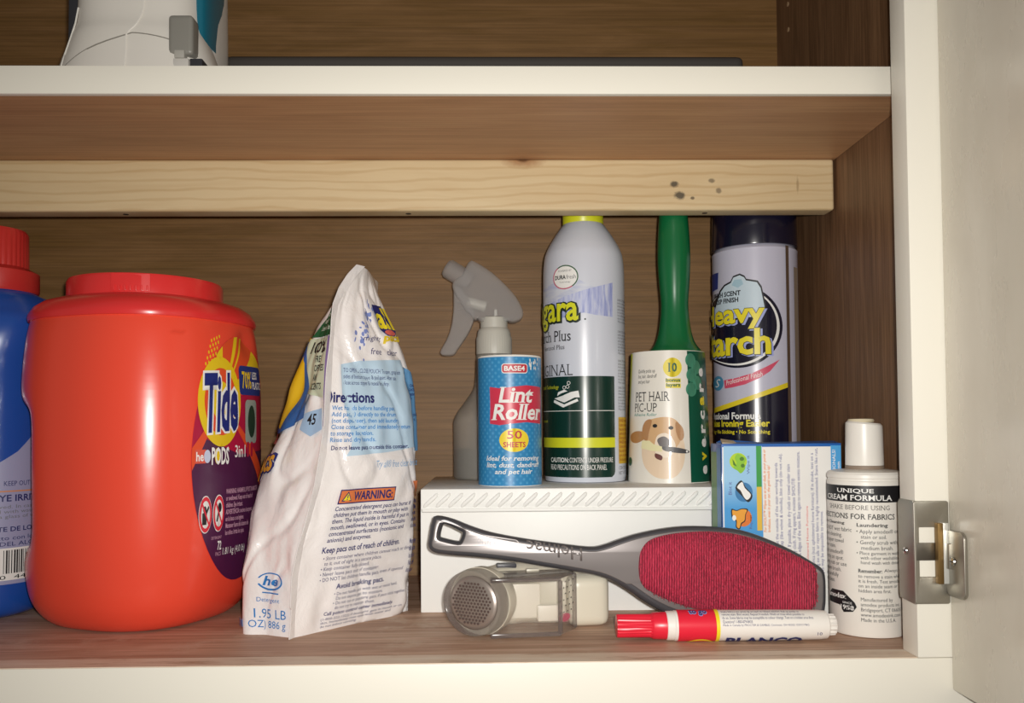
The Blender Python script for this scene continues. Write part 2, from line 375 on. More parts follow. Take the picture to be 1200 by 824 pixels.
# ------------------------------------------------------------------ blue detergent bottle with red cap
M_blue = P('bottle_blue', '#1f4fa8', 0.25, coat=.3); M_redcap = P('cap_red', '#c8322e', 0.35)
bb = thing('detergent_bottle', 'blue plastic detergent bottle with a red screw cap', 'bottle', (-0.4290, 0.674, 0))
def superl(ax, ay, ex):
    def pos(a, ks=1.0):
        c, s = sin(a), -cos(a)
        k = (abs(c/ax)**ex+abs(s/ay)**ex)**(-1/ex); return c*k*ks, s*k*ks
    return pos
bprof = sm([(.85, 0), (.94, .005), (.985, .018), (1, .05), (1, .12), (1.0, .18), (.97, .205), (.90, .222), (.78, .232)], 4)
bb_pos = superl(.084, .057, 2.9); seg = 96; vs, fs = [], []
neckx = .036
def bsurf(a, z, o=0.0):
    z_ = max(0, min(z, .2319)); k = 1
    for (k0, h0), (k1, h1) in zip(bprof, bprof[1:]):
        if h0 <= z_ <= h1+1e-9: k = k0+(k1-k0)*(z_-h0)/max(1e-9, h1-h0); break
    x, y = bb_pos(a, k); n = Vector((x, y)).normalized(); ctr = neckx*max(0, (z_-.19)/.042)*.5
    return (x+n.x*o+ctr, y+n.y*o, z)
hs = [h for k, h in bprof]
for h in hs:
    for i in range(seg): vs.append(bsurf(2*pi*i/seg, h))
top = len(hs)
for rr, h in ((.045, .240), (.033, .245), (.029, .252), (.029, .262)):
    for i in range(seg): a = 2*pi*i/seg; vs.append((neckx+rr*sin(a), -rr*cos(a)*.98, h))
n = len(vs)//seg
for j in range(n-1):
    for i in range(seg): k = (i+1) % seg; fs.append((j*seg+i, j*seg+k, (j+1)*seg+k, (j+1)*seg+i))
fs += [tuple(range(seg))[::-1], tuple(range((n-1)*seg, n*seg))]
pyd('body', vs, fs, M_blue, bb, True, 60)
rc_ = lathe('screw_cap', [(.0325, .246), (.0335, .248), (.0335, .262), (.030, .264), (.0262, .266), (.0258, .293), (.0240, .2955), (.001, .2958)], M_redcap, bb, 120, off=(neckx, 0, 0), ribs=(40, .0007, .2655, .2935))
sf = lambda u, v, o: bsurf(u/.075, v, o)
# label: upper edge sweeps down in an arc
arc = [(.020, .060), (.020, .020), (.112, .020), (.112, .170)] + [(.112-.010*(1-cos(q))-.062*sin(q)*0-.075*(q/1.35), .170-.062*sin(q)) for q in [i*.15 for i in range(1, 10)]]
M_lav = P('label_lavender', '#9ea0c2', .4)
lab = decal('label', [[(-.06, .026), (.118, .026), (.118, .165), (.108, .152), (.098, .137), (.086, .123), (.070, .111), (.050, .104), (.02, .100), (-.06, .1)]], sf, .0004, M_lav, bb, (.004, .004))
decal('label_stripe', [rc(.06, .0935, .118, .0945)], sf, .0008, P('stripe_orange', '#d08a5a', .5), lab, .003)
text('CAUTION: EYE IRRITANT.', (.040, .0865, .1135, .0915), sf, .0008, M_navy, lab, bold=.02)
text('Harmful if swallowed. In case of eye\ncontact, rinse well with water. If\nswallowed, drink a glass of water.', (.040, .0735, .112, .084), sf, .0008, M_grey_print, lab)
text('PRECAUCI\u00d3N: IRRITANTE DE LOS OJOS.', (.020, .0635, .1135, .069), sf, .0008, M_navy, lab, bold=.02)
text('Como en caso de contacto con los ojos\nMANT\u00c9NGASE FUERA DEL ALCANCE', (.020, .0540, .112, .0615), sf, .0008, M_navy, lab)
bar = decal('barcode_panel', [rc(.074, .029, .112, .0525)], sf, .0008, M_print_white, lab, .003)
random.seed(3); bars = []; u = .078
while u < .109: w = random.choice((.0004, .0006, .0010)); bars.append(rc(u, .034, u+w, .051)); u += w+random.choice((.0005, .0007, .001))
decal('label_print', bars, sf, .0012, M_print_black, lab, None)
text('0  44600', (.076, .0298, .104, .0328), sf, .0012, M_print_black, lab)
text('1-800', (.098, .104, .113, .108), sf, .0008, M_grey_print, lab)
text('KEEP OUT OF REACH', (.078, .098, .113, .1015), sf, .0008, M_navy, lab)

# ------------------------------------------------------------------ orange detergent tub
M_orange = P('tub_orange', '#ee4d37', 0.27, coat=.12); M_lid = P('tub_lid_red', '#e03434', 0.28, coat=.2)
TX, TY, TR = -0.2605, 0.646, radians(68)
tb = thing('detergent_tub', 'large orange plastic detergent pod tub with red lid', 'tub', (TX, TY, 0), TR)
tpos = superl(.076, .0775, 2.5)
tprof = sm([(.64, 0), (.75, .0025), (.85, .010), (.922, .022), (.962, .042), (.985, .066), (.999, .10), (1.004, .135), (1.0, .165), (.985, .187), (.962, .205), (.935, .2165)], 5)
def tk_(z):
    for (k0, h0), (k1, h1) in zip(tprof, tprof[1:]):
        if h0 <= z <= h1+1e-9: return k0+(k1-k0)*(z-h0)/max(1e-9, h1-h0)
    return tprof[-1][0] if z > .1 else tprof[0][0]
def tsurf(a, z, o=0.0):
    k = tk_(min(max(z, 0), .2165)); x, y = tpos(a, k)
    # hand grips pressed into both narrow sides
    for ac in (-2.48, 1.75):
        d = (a-ac+pi) % (2*pi)-pi
        gz = 1/(1+math.exp(-(z-.062)/.006))*1/(1+math.exp((z-.152)/.004))
        f = 1-(.20*math.exp(-(d/.40)**4))*gz; x *= f; y *= f
    # finger dimple under the lid above the label
    for ac, zc in ((.33, .203),):
        dd = ((a-ac)/.16)**2+((z-zc)/.010)**2; f = 1-.05*math.exp(-dd); x *= f; y *= f
    n = Vector((x, y)).normalized(); return (x+n.x*o, y+n.y*o, z)
def skin(name, fn, hs, seg, mat, parent, sharp=70, cap=True):
    vs, fs = [], []
    for h in hs:
        for i in range(seg): vs.append(fn(-pi+2*pi*i/seg, h))
    for j in range(len(hs)-1):
        for i in range(seg): k = (i+1) % seg; fs.append((j*seg+i, j*seg+k, (j+1)*seg+k, (j+1)*seg+i))
    if cap: fs += [tuple(range(seg))[::-1], tuple(range((len(hs)-1)*seg, len(hs)*seg))]
    return pyd(name, vs, fs, mat, parent, True, sharp)
hs = sorted(set([h for k, h in tprof]+[.05+.0025*i for i in range(66) if .05+.0025*i < .2165]))
skin('body', tsurf, hs, 160, M_orange, tb)
lidp = [(.93, .2158), (.955, .2160), (.962, .2185), (.955, .221), (.915, .2262), (.84, .2305), (.765, .2325), (.745, .2330)]
vs, fs = [], []; seg = 128
for k, h in lidp:
    for i in range(seg): x, y = tpos(2*pi*i/seg, k); vs.append((x, y, h))
for rr, h in ((.0545, .2335), (.0545, .2455), (.0535, .2475), (.0515, .2480), (.0500, .2472), (.0490, .2455), (.001, .2455)):
    for i in range(seg): a = 2*pi*i/seg; vs.append((rr*sin(a), -rr*cos(a), h))
for j in range(len(vs)//seg-1):
    for i in range(seg): k = (i+1) % seg; fs.append((j*seg+i, j*seg+k, (j+1)*seg+k, (j+1)*seg+i))
ld = pyd('lid', vs, fs, M_lid, tb, True, 45)
# thumb tab on the lid rim: ridged
fl_ = cyl(.0545); ta = -1.0
tabf = lambda u, v, w: fl_(u+ta*.0545, v, w)
plate('thumb_tab', [rrect(-.0125, .2345, .0125, .2468, .0006)], .0007, .0003, M_lid, ld, tabf)
for i in range(7): plate('tab_ridge', [rrect(-.0108+.0036*i-.0004, .2350, -.0108+.0036*i+.0004, .2385, .0003)], .0013, .0002, M_lid, ld, tabf, 1)
# big oval label
RL = .078
tf = lambda u, v, o: tsurf((u*.75+.0095)/RL, v, o)          # the label wraps the rounded corner
M_purple = P('label_purple', '#4c1a44', .35, coat=.2); M_magenta = P('label_magenta', '#b0163f', .35, coat=.2); M_rorange = P('label_orange', '#e0502a', .35); M_lyel = P('label_yellow', '#e6c51f', .35)
def inoval(poly, cx, cy, rx, ry):
    """clip a polygon to the oval (Sutherland-Hodgman against its sides)"""
    E_ = ell(cx, cy, rx, ry, 48)
    out = poly
    for i in range(48):
        a, b = E_[i], E_[(i+1) % 48]; inp, out = out, []
        if not inp: break
        sd = lambda p: (b[0]-a[0])*(p[1]-a[1])-(b[1]-a[1])*(p[0]-a[0])
        for j in range(len(inp)):
            p, q = inp[j-1], inp[j]; sp, sq = sd(p), sd(q)
            if (sp >= 0) != (sq >= 0): t_ = sp/(sp-sq); out.append((p[0]+(q[0]-p[0])*t_, p[1]+(q[1]-p[1])*t_))
            if sq >= 0: out.append(q)
    return out
OV = (.004, .1175, .063, .0885)
tl = decal('label', [ell(*OV, 64)], tf, .0003, M_magenta, tb, (.004, .004))
decal('label_panel', [inoval([(-.1, .106), (-.060, .112), (-.046, .132), (.0, .120), (.1, .125), (.1, 0), (-.1, 0)], *OV)], tf, .0005, M_purple, tl, (.004, .004))
BC = (-.0265, .158)
def wedge(a0, a1, r1=.12): return inoval([BC]+[(BC[0]+r1*cos(radians(a0+(a1-a0)*i/4)), BC[1]+r1*sin(radians(a0+(a1-a0)*i/4))) for i in range(5)], *OV)
decal('label_ray', [wedge(10, 165)], tf, .0005, M_rorange, tl, (.004, .004))
decal('label_ray', [wedge(a, b) for a, b in ((148, 156), (84, 98), (58, 64), (50, 53), (20, 34))], tf, .0007, M_lyel, tl, (.004, .004))
decal('label_ray', [wedge(a, b) for a, b in ((225, 236), (318, 326))], tf, .0007, M_rorange, tl, (.004, .004))
decal('label_dots', [ell(-.0445+.0035*i+.002*j, .184+.0042*j+.0012*i, .0009, .0013, 8) for i in range(4) for j in range(5)], tf, .0009, M_lyel, tl, None)
for k, (rr, mt) in enumerate(((.0300, M_lyel), (.0225, M_rorange), (.0135, M_lyel))):
    decal('bullseye_ring', [ell(BC[0], BC[1], rr*.9, rr*1.06, 48)], tf, .0009+.0002*k, mt, tl, (.004, .004))
LB = (-.0490, .1335, -.0035, .1790)
text('Tide', LB, tf, .0016, M_print_white, tl, 'logo_outline', (.004, None), bold=.085, shear=.12, tilt=.05, chsp=.92)
text('Tide', (LB[0]+.0018, LB[1]+.0016, LB[2]-.0018, LB[3]-.0016), tf, .0019, P('logo_blue', '#1c2a78', .35), tl, 'logo_lettering', (.004, None), bold=.035, shear=.12, tilt=.05, chsp=1.0)
blu = decal('badge', [rrect(-.001, .1635, .044, .1850, .004)], tf, .0009, P('badge_blue', '#20357e', .4), tl, (.004, .004))
text('70%', (.003, .168, .019, .181), tf, .0013, M_lyel, tl, bold=.02); text('LESS\nPLASTIC', (.021, .168, .042, .181), tf, .0013, M_print_white, tl, bold=.02)
decal('pack_picture', [rrect(.008, .128, .030, .160, .004)], tf, .0009, P('pic_grey', '#98a49c', .4), tl, (.004, .004)); decal('pack_picture', [ell(.019, .144, .007, .012, 24)], tf, .0012, P('pic_dkgreen', '#1c3a2c', .4), tl, (.004, .004))
decal('mark', [rrect(-.0560, .1150, -.0445, .1245, .001)], tf, .0009, P('mark_red', '#d85a48', .4), tl, (.004, None)); decal('mark', [ell(-.0435, .1197, .0036, .0046, 24)], tf, .0011, P('mark_blue', '#c4cde6', .4), tl, None)
text('he', (-.0550, .1165, -.0475, .1230), tf, .0012, M_print_white, tl, bold=.02)
decal('mark', [ell(-.0320, .1198, .0030, .0056, 24)], tf, .0010, M_lyel, tl, None)
text('PODS', (-.0390, .1135, -.0170, .1260), tf, .0013, M_print_white, tl, bold=.03)
text('3in1', (-.0080, .1180, .0080, .1270), tf, .0010, M_print_white, tl, bold=.01)
for x in (.0105, .0175): decal('mark', [rrect(x, .118, x+.004, .129, .001)], tf, .0010, M_magenta, tl, None)
for cx in (-.0445, -.0290):
    wr = decal('warning_sign', [ell(cx, .0795, .0072, .0130, 36)], tf, .0009, M_print_white, tl, (.004, None))
    decal('warning_ring', ring(ell(cx, .0795, .0068, .0123, 36), ell(cx, .0795, .0049, .0095, 36)), tf, .0012, M_red, tl, None)
    decal('warning_figure', [ell(cx-.001, .0830, .0018, .0024, 16), [(cx-.0035, .0725), (cx+.001, .0725), (cx+.0015, .080), (cx+.0038, .084), (cx+.003, .0855), (cx, .0815), (cx-.0035, .0805)]] if cx < -.035 else
          [ell(cx+.001, .0835, .0024, .0034, 16), [(cx-.003, .074), (cx-.0015, .0735), (cx+.001, .0815), (cx-.0005, .0825)]], tf, .0012, M_print_black, tl, None)
    decal('warning_bar', [[(cx-.0045, .0865), (cx-.0036, .0880), (cx+.0045, .0725), (cx+.0036, .0710)]], tf, .0014, M_red, tl, None)
M_pinkp = P('print_pink', '#c89ab0', .5)
text('WARNING: HARMFUL IF PUT IN MOUTH\nor swallowed. Keep out of reach of\nchildren. Eye irritant.\nADVERTENCIA: nocivo si se pone\nen la boca o se ingiere.\nMantener fuera del alcance de\nlos ni\u00f1os. Irrita los ojos.', (-.0195, .0620, .034, .0960), tf, .0009, M_pinkp, tl, bold=.02)
text('DETERGENT', (-.0370, .0615, -.0240, .0635), tf, .0009, M_pinkp, tl); text('72', (-.0290, .0535, -.0240, .0600), tf, .0009, M_print_white, tl, bold=.02)
text('PACS', (-.0310, .0495, -.0240, .0522), tf, .0009, M_pinkp, tl); text('1.81 kg (4.0 lb)', (-.0215, .0480, .012, .0545), tf, .0009, M_print_white, tl)

# ------------------------------------------------------------------ white riser box
BT = 0.093
rb = thing('riser_box', 'white painted wooden box with rope moulding carrying the cans', 'box', (0.1035, 0.72, 0))
box('box_body', -.1585, .1595, .6445-.72, .795-.72, 0, .079, M_white, rb, .0008)
box('box_top', -.1575, .1595, .634-.72, .796-.72, .0775, BT, M_white, rb, .0010)
box('moulding_bead', -.1565, .1595, .6325-.72, .636-.72, .0760, .0785, M_white, rb, .0009)
bm = bmesh.new(); bmesh.ops.create_uvsphere(bm, u_segments=10, v_segments=6, radius=1)
for v in bm.verts:
    x, y, z = v.co; v.co = Vector((x*.0027, y*.0016, z*.0056)); v.co.x += .55*v.co.z*(1.25) + .0011*sin(v.co.z/.0058*2.4)
me0 = None
for i in range(34):
    x = -.1500+i*.0092
    if x > .157: break
    if me0 is None:
        o = from_bm('rope_twist', bm, M_white, rb, True); me0 = o.data
    else: o = bpy.data.objects.new('rope_twist', me0); COL.objects.link(o); o.parent = rb
    o.location = (x, .634-.72, .0846)

# ------------------------------------------------------------------ starch can with dome top
NX, NY, NR = .0774, .7195, .0343
M_can = P('can_white', '#d3d8e4', 0.3, coat=.25); M_dgreen = P('panel_green', '#12342c', .25, coat=.3); M_lime = P('lime', '#d9dc2a', .35)
nc = thing('spray_starch_can', 'white and dark green aerosol starch can with yellow collar on the riser box', 'can', (NX, NY, BT), face_cam(NX, NY))
nprof = [(.0318, 0), (.0335, .0006), (.0338, .003), (NR, .0045), (NR, .162)]+[tuple(p) for p in sm([(NR, .162), (.0341, .1765), (.0329, .1885), (.0304, .1955), (.0272, .2015), (.0228, .2085), (.0178, .2155), (.0166, .2165)], 4)[1:]]
lathe('can_body', nprof, M_can, nc, 96, sharp=50)
lathe('collar', [(.0166, .2155), (.0172, .2165), (.0172, .2250), (.0160, .2262)], M_lime, nc, 64)
cp = lathe('cap', [(.0158, .2262), (.0158, .246), (.0150, .248), (.001, .248)], M_lime, nc, 64)
def nr(v):
    for (r_, h0), (r1, h1) in zip(nprof[3:], nprof[4:]):
        if h0 <= v <= h1: return r_+(r1-r_)*(v-h0)/max(1e-9, h1-h0)
    return NR
nf = cyl(NR, nr)
A = lambda f: NR*asin(max(-1, min(1, f)))                  # girth position of a fraction of the visible half width
M_cloud = P('print_falls', '#a9b2dc', .35, coat=.2); t = NT(M_cloud)
t.color(t.ramp(t.noise(t.coords((26, 3, 1), out='UV'), 1.4, 5, .6, .6), [(.32, '#8d98d0'), (.5, '#b4bce2'), (.68, '#d2d8ea')]))
M_sky = P('print_sky', '#c6cce2', .35, coat=.2); t = NT(M_sky); t.color(t.ramp(t.noise(t.coords((3, 12, 1), out='UV'), 2.0, 4), [(.35, '#b8c0de'), (.6, '#d3d8e4')]))
nl = decal('label_sky', [[(A(-1), .140), (A(.3), .143), (A(.28), .158), (A(-.2), .166), (A(-1), .160)]], nf, .0001, M_sky, nc, (.003, .003))
nl = decal('label_waterfall', [[(A(-1), .141)]+[(A(f), z) for f, z in ((-.8, .1395), (-.72, .135), (-.3, .143), (-.2, .1632-.0005), (-.2, .1632))][:0]+[(A(-1)-.02, .1635), (A(-1)-.02, .130), (A(-.5), .134), (A(0), .1375), (A(.3), .1355), (A(.68), .1345), (A(.68), .1628)]], nf, .0002, M_cloud, nc, (.003, .003))
ow = decal('badge', [ell(A(-.44), .1672, .0118, .0102, 40)], nf, .0004, M_print_white, nc, (.003, .003))
ea, eb = ell(A(-.44), .1672, .0116, .0100, 40), ell(A(-.44), .1672, .0106, .0090, 40)
decal('badge_ring', ring(ea, eb)[:14]+ring(ea, eb)[34:], nf, .0006, P('ring_green', '#2c5a42', .4), nc, None); decal('badge_ring', ring(ea, eb)[14:34], nf, .0006, P('ring_red', '#c0607c', .4), nc, None)
text('DURA', (A(-.44)-.0095, .1655, A(-.44)+.001, .1690), nf, .0006, M_print_black, nc, bold=.03); text('fresh', (A(-.44)+.0015, .1655, A(-.44)+.0095, .1690), nf, .0006, M_grey_print, nc)
text('POWERED BY', (A(-.44)-.006, .1716, A(-.44)+.006, .1732), nf, .0006, M_grey_print, nc); text('Technology', (A(-.44)-.005, .1622, A(-.44)+.005, .1638), nf, .0006, M_grey_print, nc)
nb = (A(-.12)-.074, .1245, A(-.12), .1530)
text('Niagara', (nb[0]-.001, nb[1]-.0014, nb[2]+.0016, nb[3]+.0006), nf, .0006, P('print_outline', '#1c2c22', .35), nc, 'logo_outline', .003, bold=.075)
text('Niagara', (nb[0]+.0002, nb[1]+.0002, nb[2]-.0002, nb[3]-.0002), nf, .0009, M_lime, nc, 'logo_lettering', .003, bold=.02)
decal('mark', [ell(A(.03), .1322, .0008, .0008, 12)], nf, .0006, P('print_outline', '#1c2c22', .35), nc, None)
text('Starch Plus', (A(-.31)-.046, .1150, A(-.31), .1240), nf, .0004, M_print_black, nc, serif=True)
text('Aerosol Plus', (A(-.46)-.027, .1085, A(-.46), .1122), nf, .0004, M_print_black, nc, serif=True)
text('ORIGINAL', (A(-.27)-.052, .0870, A(-.27), .0962), nf, .0004, M_print_black, nc, serif=True, bold=-.01)
gp = decal('label_panel', [[(A(-1)-.02, .0045), (A(.62), .0045), (A(.68), .0065), (A(.70), .009), (A(.70), .0862), (A(-1)-.02, .0862)]], nf, .0003, M_dgreen, nc, .003)
decal('label_line', [rc(A(-1), .0580, A(.70), .0585)], nf, .0005, M_print_white, nc, .003)
decal('label_stripe', [rc(A(-1)-.02, .0285, A(.70), .0365)], nf, .0005, M_lime, nc, .003)
text('CAUTION:', (A(-.80), .0165, A(-.38), .0205), nf, .0006, M_print_white, nc, bold=.02); text('CONTENTS UNDER PRESSURE', (A(-.36), .0165, A(.64), .0205), nf, .0006, M_print_white, nc)
text('READ PRECAUTIONS ON BACK PANEL', (A(-.80), .0105, A(.50), .0148), nf, .0006, M_print_white, nc)
text('Durafresh Technology', (A(-.60)-.030, .0755, A(-.60), .0795), nf, .0006, M_lime, nc, shear=.15)
text('with starch', (A(-.9)-.01, .049, A(-.88), .0515), nf, .0006, M_lime, nc)
ic = A(-.42)
decal('iron_print', [[(ic-.013, .0655), (ic-.003, .0610), (ic+.010, .0660), (ic+.009, .0680), (ic-.002, .0635), (ic-.012, .0675)], [(ic-.012, .0685), (ic-.002, .0650), (ic+.007, .0690), (ic+.011, .0690), (ic+.010, .0745), (ic+.004, .0735), (ic-.004, .0705)],
      [(ic-.009, .0705), (ic-.005, .0725), (ic+.001, .0742), (ic-.002, .0755), (ic-.008, .0735)]], nf, .0006, M_print_white, nc, .003)
decal('iron_print', sum([ring(ell(ic+.001+dx, z, .0015, .0015, 14), ell(ic+.001+dx, z, .0011, .0011, 14)) for dx, z in ((0, .0778), (.001, .0808), (-.003, .0772))], []), nf, .0006, M_print_white, nc, None)
random.seed(5)
side = ['DIRECTIONS: Shake well', 'before and during use.', 'Hold can upright and', 'spray evenly from six', 'to ten inches away.', 'Iron while damp or let', 'dry for a crisp finish.', 'Wipe soleplate clean.']
for j, z in enumerate((.150, .124, .100, .078)):
    text('\n'.join(side), (A(.79), z-.020, A(.79)+.024, z), nf, .0004, M_grey_print, nc)
wa = decal('warning_panel', [rc(A(.79), .0150, A(.79)+.022, .0530)], nf, .0003, P('panel_gold', '#d8b038', .4), nc, .003)
text('\n'.join(['DANGER: flammable.', 'Contents under pressure.', 'Keep away from heat,', 'sparks and open flame.', 'Do not puncture or burn.']*2), (A(.80), .0165, A(.80)+.019, .0515), nf, .0005, P('print_rust', '#a04a2c', .5), nc)
text('CONTENTS\nNET WT 20 OZ', (A(.79), .0060, A(.79)+.02, .0130), nf, .0004, M_grey_print, nc)

# ------------------------------------------------------------------ blue lint roller refill
LX, LY, LR = .0131, .6765, .0250
M_paper = P('paper_white', '#ecebe6', .6)
M_lintblue = P('wrap_blue', '#2f8ac0', .35, coat=.25); t = NT(M_lintblue)
vo = t.n('ShaderNodeTexVoronoi', feature='F1'); vo.inputs['Scale'].default_value = 26; vo.inputs['Randomness'].default_value = 0.0
t.l(t.coords((1, 1, 1), rot=(0, 0, radians(45)), out='UV'), vo.inputs['Vector'])
t.color(t.ramp(vo.outputs['Distance'], [(.14, '#4fa0d0'), (.34, '#2d87bf')]))
lr = thing('lint_roller_refill', 'blue wrapped lint roller refill standing beside the spray bottle', 'lint roller', (LX, LY, BT), face_cam(LX, LY))
lathe('paper_roll', [(.0195, 0), (.0246, 0), (LR, .0004), (LR, .1003), (.0246, .1010), (.0196, .1010), (.0193, .1002), (.0190, .004), (.0195, 0)], M_paper, lr, 96, cap=False)
lathe('core', [(.0178, .0006), (.0190, .0006), (.0190, .1004), (.0178, .1004), (.0178, .0006)], P('card_core', '#b69a74', .8), lr, 64, cap=False)
lf = cyl(LR); A = lambda f: LR*asin(max(-1, min(1, f)))
wr = decal('wrapper', [rc(-pi*LR*.985, .0006, pi*LR*.985, .0995)], lf, .00015, M_lintblue, lr, .002)
lg = decal('logo_badge', [rrect(A(-.24), .0866, A(.55), .0942, .0022)], lf, .0004, M_print_white, wr, .002)
decal('logo_badge', [rrect(A(-.23)+.0003, .0872, A(.54)-.0003, .0936, .0018)], lf, .0006, P('logo_red', '#c03040', .4), wr, .002)
text('BASE4', (A(-.16), .0884, A(.46), .0924), lf, .0008, M_print_white, wr, bold=.03)
flag = [(A(-.60), .0765), (A(-.3), .0752), (A(0), .0760), (A(.5), .0775), (A(.95), .0765), (A(.96), .0640), (A(.94), .0478), (A(.5), .0492), (A(0), .0480), (A(-.3), .0470), (A(-.60), .0482), (A(-.585), .062)]
decal('flag', [flag], lf, .0004, P('flag_red', '#d0354f', .35), wr, (.002, .004))
text('Lint', (A(-.33), .0640, A(.72), .0762), lf, .0007, M_print_white, wr, 'lettering', .003, bold=.025, shear=.18, serif=True)
text('Roller', (A(-.55), .0508, A(.93), .0632), lf, .0007, M_print_white, wr, 'lettering', .003, bold=.025, shear=.18, serif=True)
decal('badge', [ell(A(.14), .0355, .0116, .0090, 40)], lf, .0004, P('badge_yellow', '#f2d838', .35), wr, .002)
text('50', (A(-.08), .0365, A(.36), .0428), lf, .0007, P('print_crimson', '#c4284a', .4), wr, bold=.01); text('SHEETS', (A(-.20), .0300, A(.47), .0342), lf, .0007, P('print_crimson', '#c4284a', .4), wr, bold=.02)
text('Ideal for removing\nlint, dust, dandruff\nand pet hair', (A(-.72), .0085, A(.88), .0235), lf, .0004, M_print_white, wr, 'lettering', .004, bold=.015, shear=.2, align='CENTER', serif=True)
random.seed(11)
decal('scuff', [ell(A(.6)+random.uniform(0, .010), .0935+random.uniform(-.003, .005), .0006, .0014, 7) for i in range(14)], lf, .0004, M_paper, wr, None)

# ------------------------------------------------------------------ trigger spray bottle
SX, SY = .0012, .7585
M_milky = P('milky_plastic', '#e2ded6', .38, trans=.5, ior=1.1, alpha=.5); M_frost = P('frosted_head', '#d2d0d0', .35, trans=.4, ior=1.1, alpha=.45)
M_collar = P('collar_milky', '#d6d4ca', .4, alpha=.9); M_liq = P('liquid', '#aab0b0', .15, trans=.6, ior=1.2, alpha=.5)
sb = thing('spray_bottle', 'translucent trigger spray bottle standing behind the blue lint roller refill', 'spray bottle', (SX, SY, BT), face_cam(SX, SY))
SR = .0365
bp = [tuple(p) for p in sm([(SR-.002, 0), (SR, .002), (SR, .010), (SR, .040), (SR, .0500), (.0335, .058), (.0255, .0690), (.0190, .0790), (.0172, .0870), (.0164, .0990), (.0156, .1110)], 5)]
lathe('bottle_shell', bp, M_milky, sb, 72, sharp=60)
lathe('liquid', [(SR-.003, .0014), (SR-.0015, .003), (SR-.0015, .0262), (.001, .0262)], M_liq, sb, 64)
lathe('collar', [(.0158, .1100), (.0160, .1115), (.0160, .1240), (.0150, .1265), (.0148, .1290), (.0140, .1318), (.0122, .1335), (.0120, .1425), (.0108, .1432)], M_collar, sb, 128, ribs=(42, .0006, .112, .1242))
k = .000758
def q(pts): return [((x-579)*k, .046+(500-y)*k-.0008) for x, y in pts]
head = q(sm([(534, 332), (545, 322), (552, 309), (558, 310), (575, 321), (592, 337), (603, 350), (610, 364), (609, 371), (601, 374), (593, 372), (592, 374), (566, 374), (562, 369), (557, 371), (553, 366), (548, 362), (541, 350), (536, 342)], 3, True))
fn = lambda u, v, w: (u, w, v)
plate('sprayer_head', [head], .0068, .0022, M_frost, sb, fn)
tr = q(sm([(535, 336), (545, 345), (553, 362), (554, 371), (549, 385), (541, 398), (534, 408), (530, 413), (519, 413), (520, 408), (527, 395), (532, 378), (534, 358)], 3, True))
tg = plate('trigger', [tr], .0055, .0016, M_frost, sb, fn)
for y0 in (345, 354, 362): tube('trigger_rib', [(q([(536, y0)])[0][0], -.0072, q([(536, y0)])[0][1]), (q([(551, y0-2)])[0][0], -.0072, q([(551, y0-2)])[0][1])], .0005, M_frost, tg, 6)
a, b = q([(552, 329)])[0], q([(523, 311)])[0]
tube('nozzle', [(a[0], 0, a[1]), (a[0]*.45+b[0]*.55, 0, a[1]*.45+b[1]*.55), (a[0]*.1+b[0]*.9, 0, a[1]*.1+b[1]*.9), (b[0], 0, b[1])], .009, M_frost, sb, 24, [.0084, .0088, .0088, .0070])
tube('piston', [(q([(548, 352)])[0][0], 0, q([(548, 352)])[0][1]), (q([(570, 358)])[0][0], 0, q([(570, 358)])[0][1])], .0052, M_collar, sb, 16)
tube('feed_tube', [(q([(581, 374)])[0][0], -.003, .143), (q([(581, 362)])[0][0], -.003, q([(581, 362)])[0][1])], .0016, P('tube_white', '#f0efe8', .4), sb, 12)
tube('dip_tube', [(0, 0, .13), (.002, 0, .07), (.006, 0, .004)], .0014, P('tube_white', '#f0efe8', .4), sb, 10)

# ------------------------------------------------------------------ pet hair roller with green handle
PX, PY = .1457, .7072
pr = thing('pet_hair_roller', 'pet hair roller with a green handle and dog picture sleeve', 'lint roller', (PX, PY, BT), face_cam(PX, PY))
PR0, PR1, PH = .0338, .0300, .1060; pw = lambda v: PR0+(PR1-PR0)*v/PH
M_sleeve = P('sleeve_paper', '#ece8de', .35, coat=.3)
lathe('sleeve', [(PR0-.0012, .0), (PR0, .0), (PR1, PH), (PR1-.0012, PH), (PR0-.0014, .0)], M_sleeve, pr, 96, cap=False)
lathe('sticky_roll', [(.0180, .0012), (.0255, .0012), (.0255, .1030), (.0180, .1030), (.0180, .0012)], M_paper, pr, 64, cap=False)
M_hgreen = P('handle_green', '#0f6a3c', .28, coat=.2)
hp = [tuple(p) for p in sm([(.0225, .1010), (.0225, .1045), (.0215, .1075), (.0172, .1130), (.0140, .1215), (.0118, .136), (.0113, .148), (.0124, .163), (.0133, .178), (.0134, .192), (.0126, .210), (.0112, .226), (.0085, .238), (.0040, .243), (.0005, .244)], 4)]
lathe('handle', hp, M_hgreen, pr, 48, off=(.0062, 0, 0), sharp=60)
PRm = .0322; pf = cyl(PRm, pw); A = lambda f: PRm*asin(max(-1, min(1, f)))
sl = decal('label', [rc(A(-.985), .0008, A(.999)+.006, PH-.0006)], pf, .0002, M_sleeve, pr, .003)
gs = decal('label_stripe', [[(A(.50), .0006), (A(.999)+.012, .0006), (A(.999)+.012, PH-.0005), (A(.50), PH-.0005)]], pf, .0004, P('stripe_green', '#0c5540', .35, coat=.3), sl, .003)
decal('label_stripe', [rc(A(-1)-.012, .0006, A(-.975), PH-.0005)], pf, .0005, P('stripe_green', '#0c5540', .35, coat=.3), sl, .003)
decal('label_stripe', [[(A(-.985), .045), (A(-.955), .0800), (A(-.930), PH-.0008), (A(-.970), PH-.0008), (A(-.99), .045)]], pf, .0006, P('stripe_lime', '#c9c62c', .4), sl, .003)
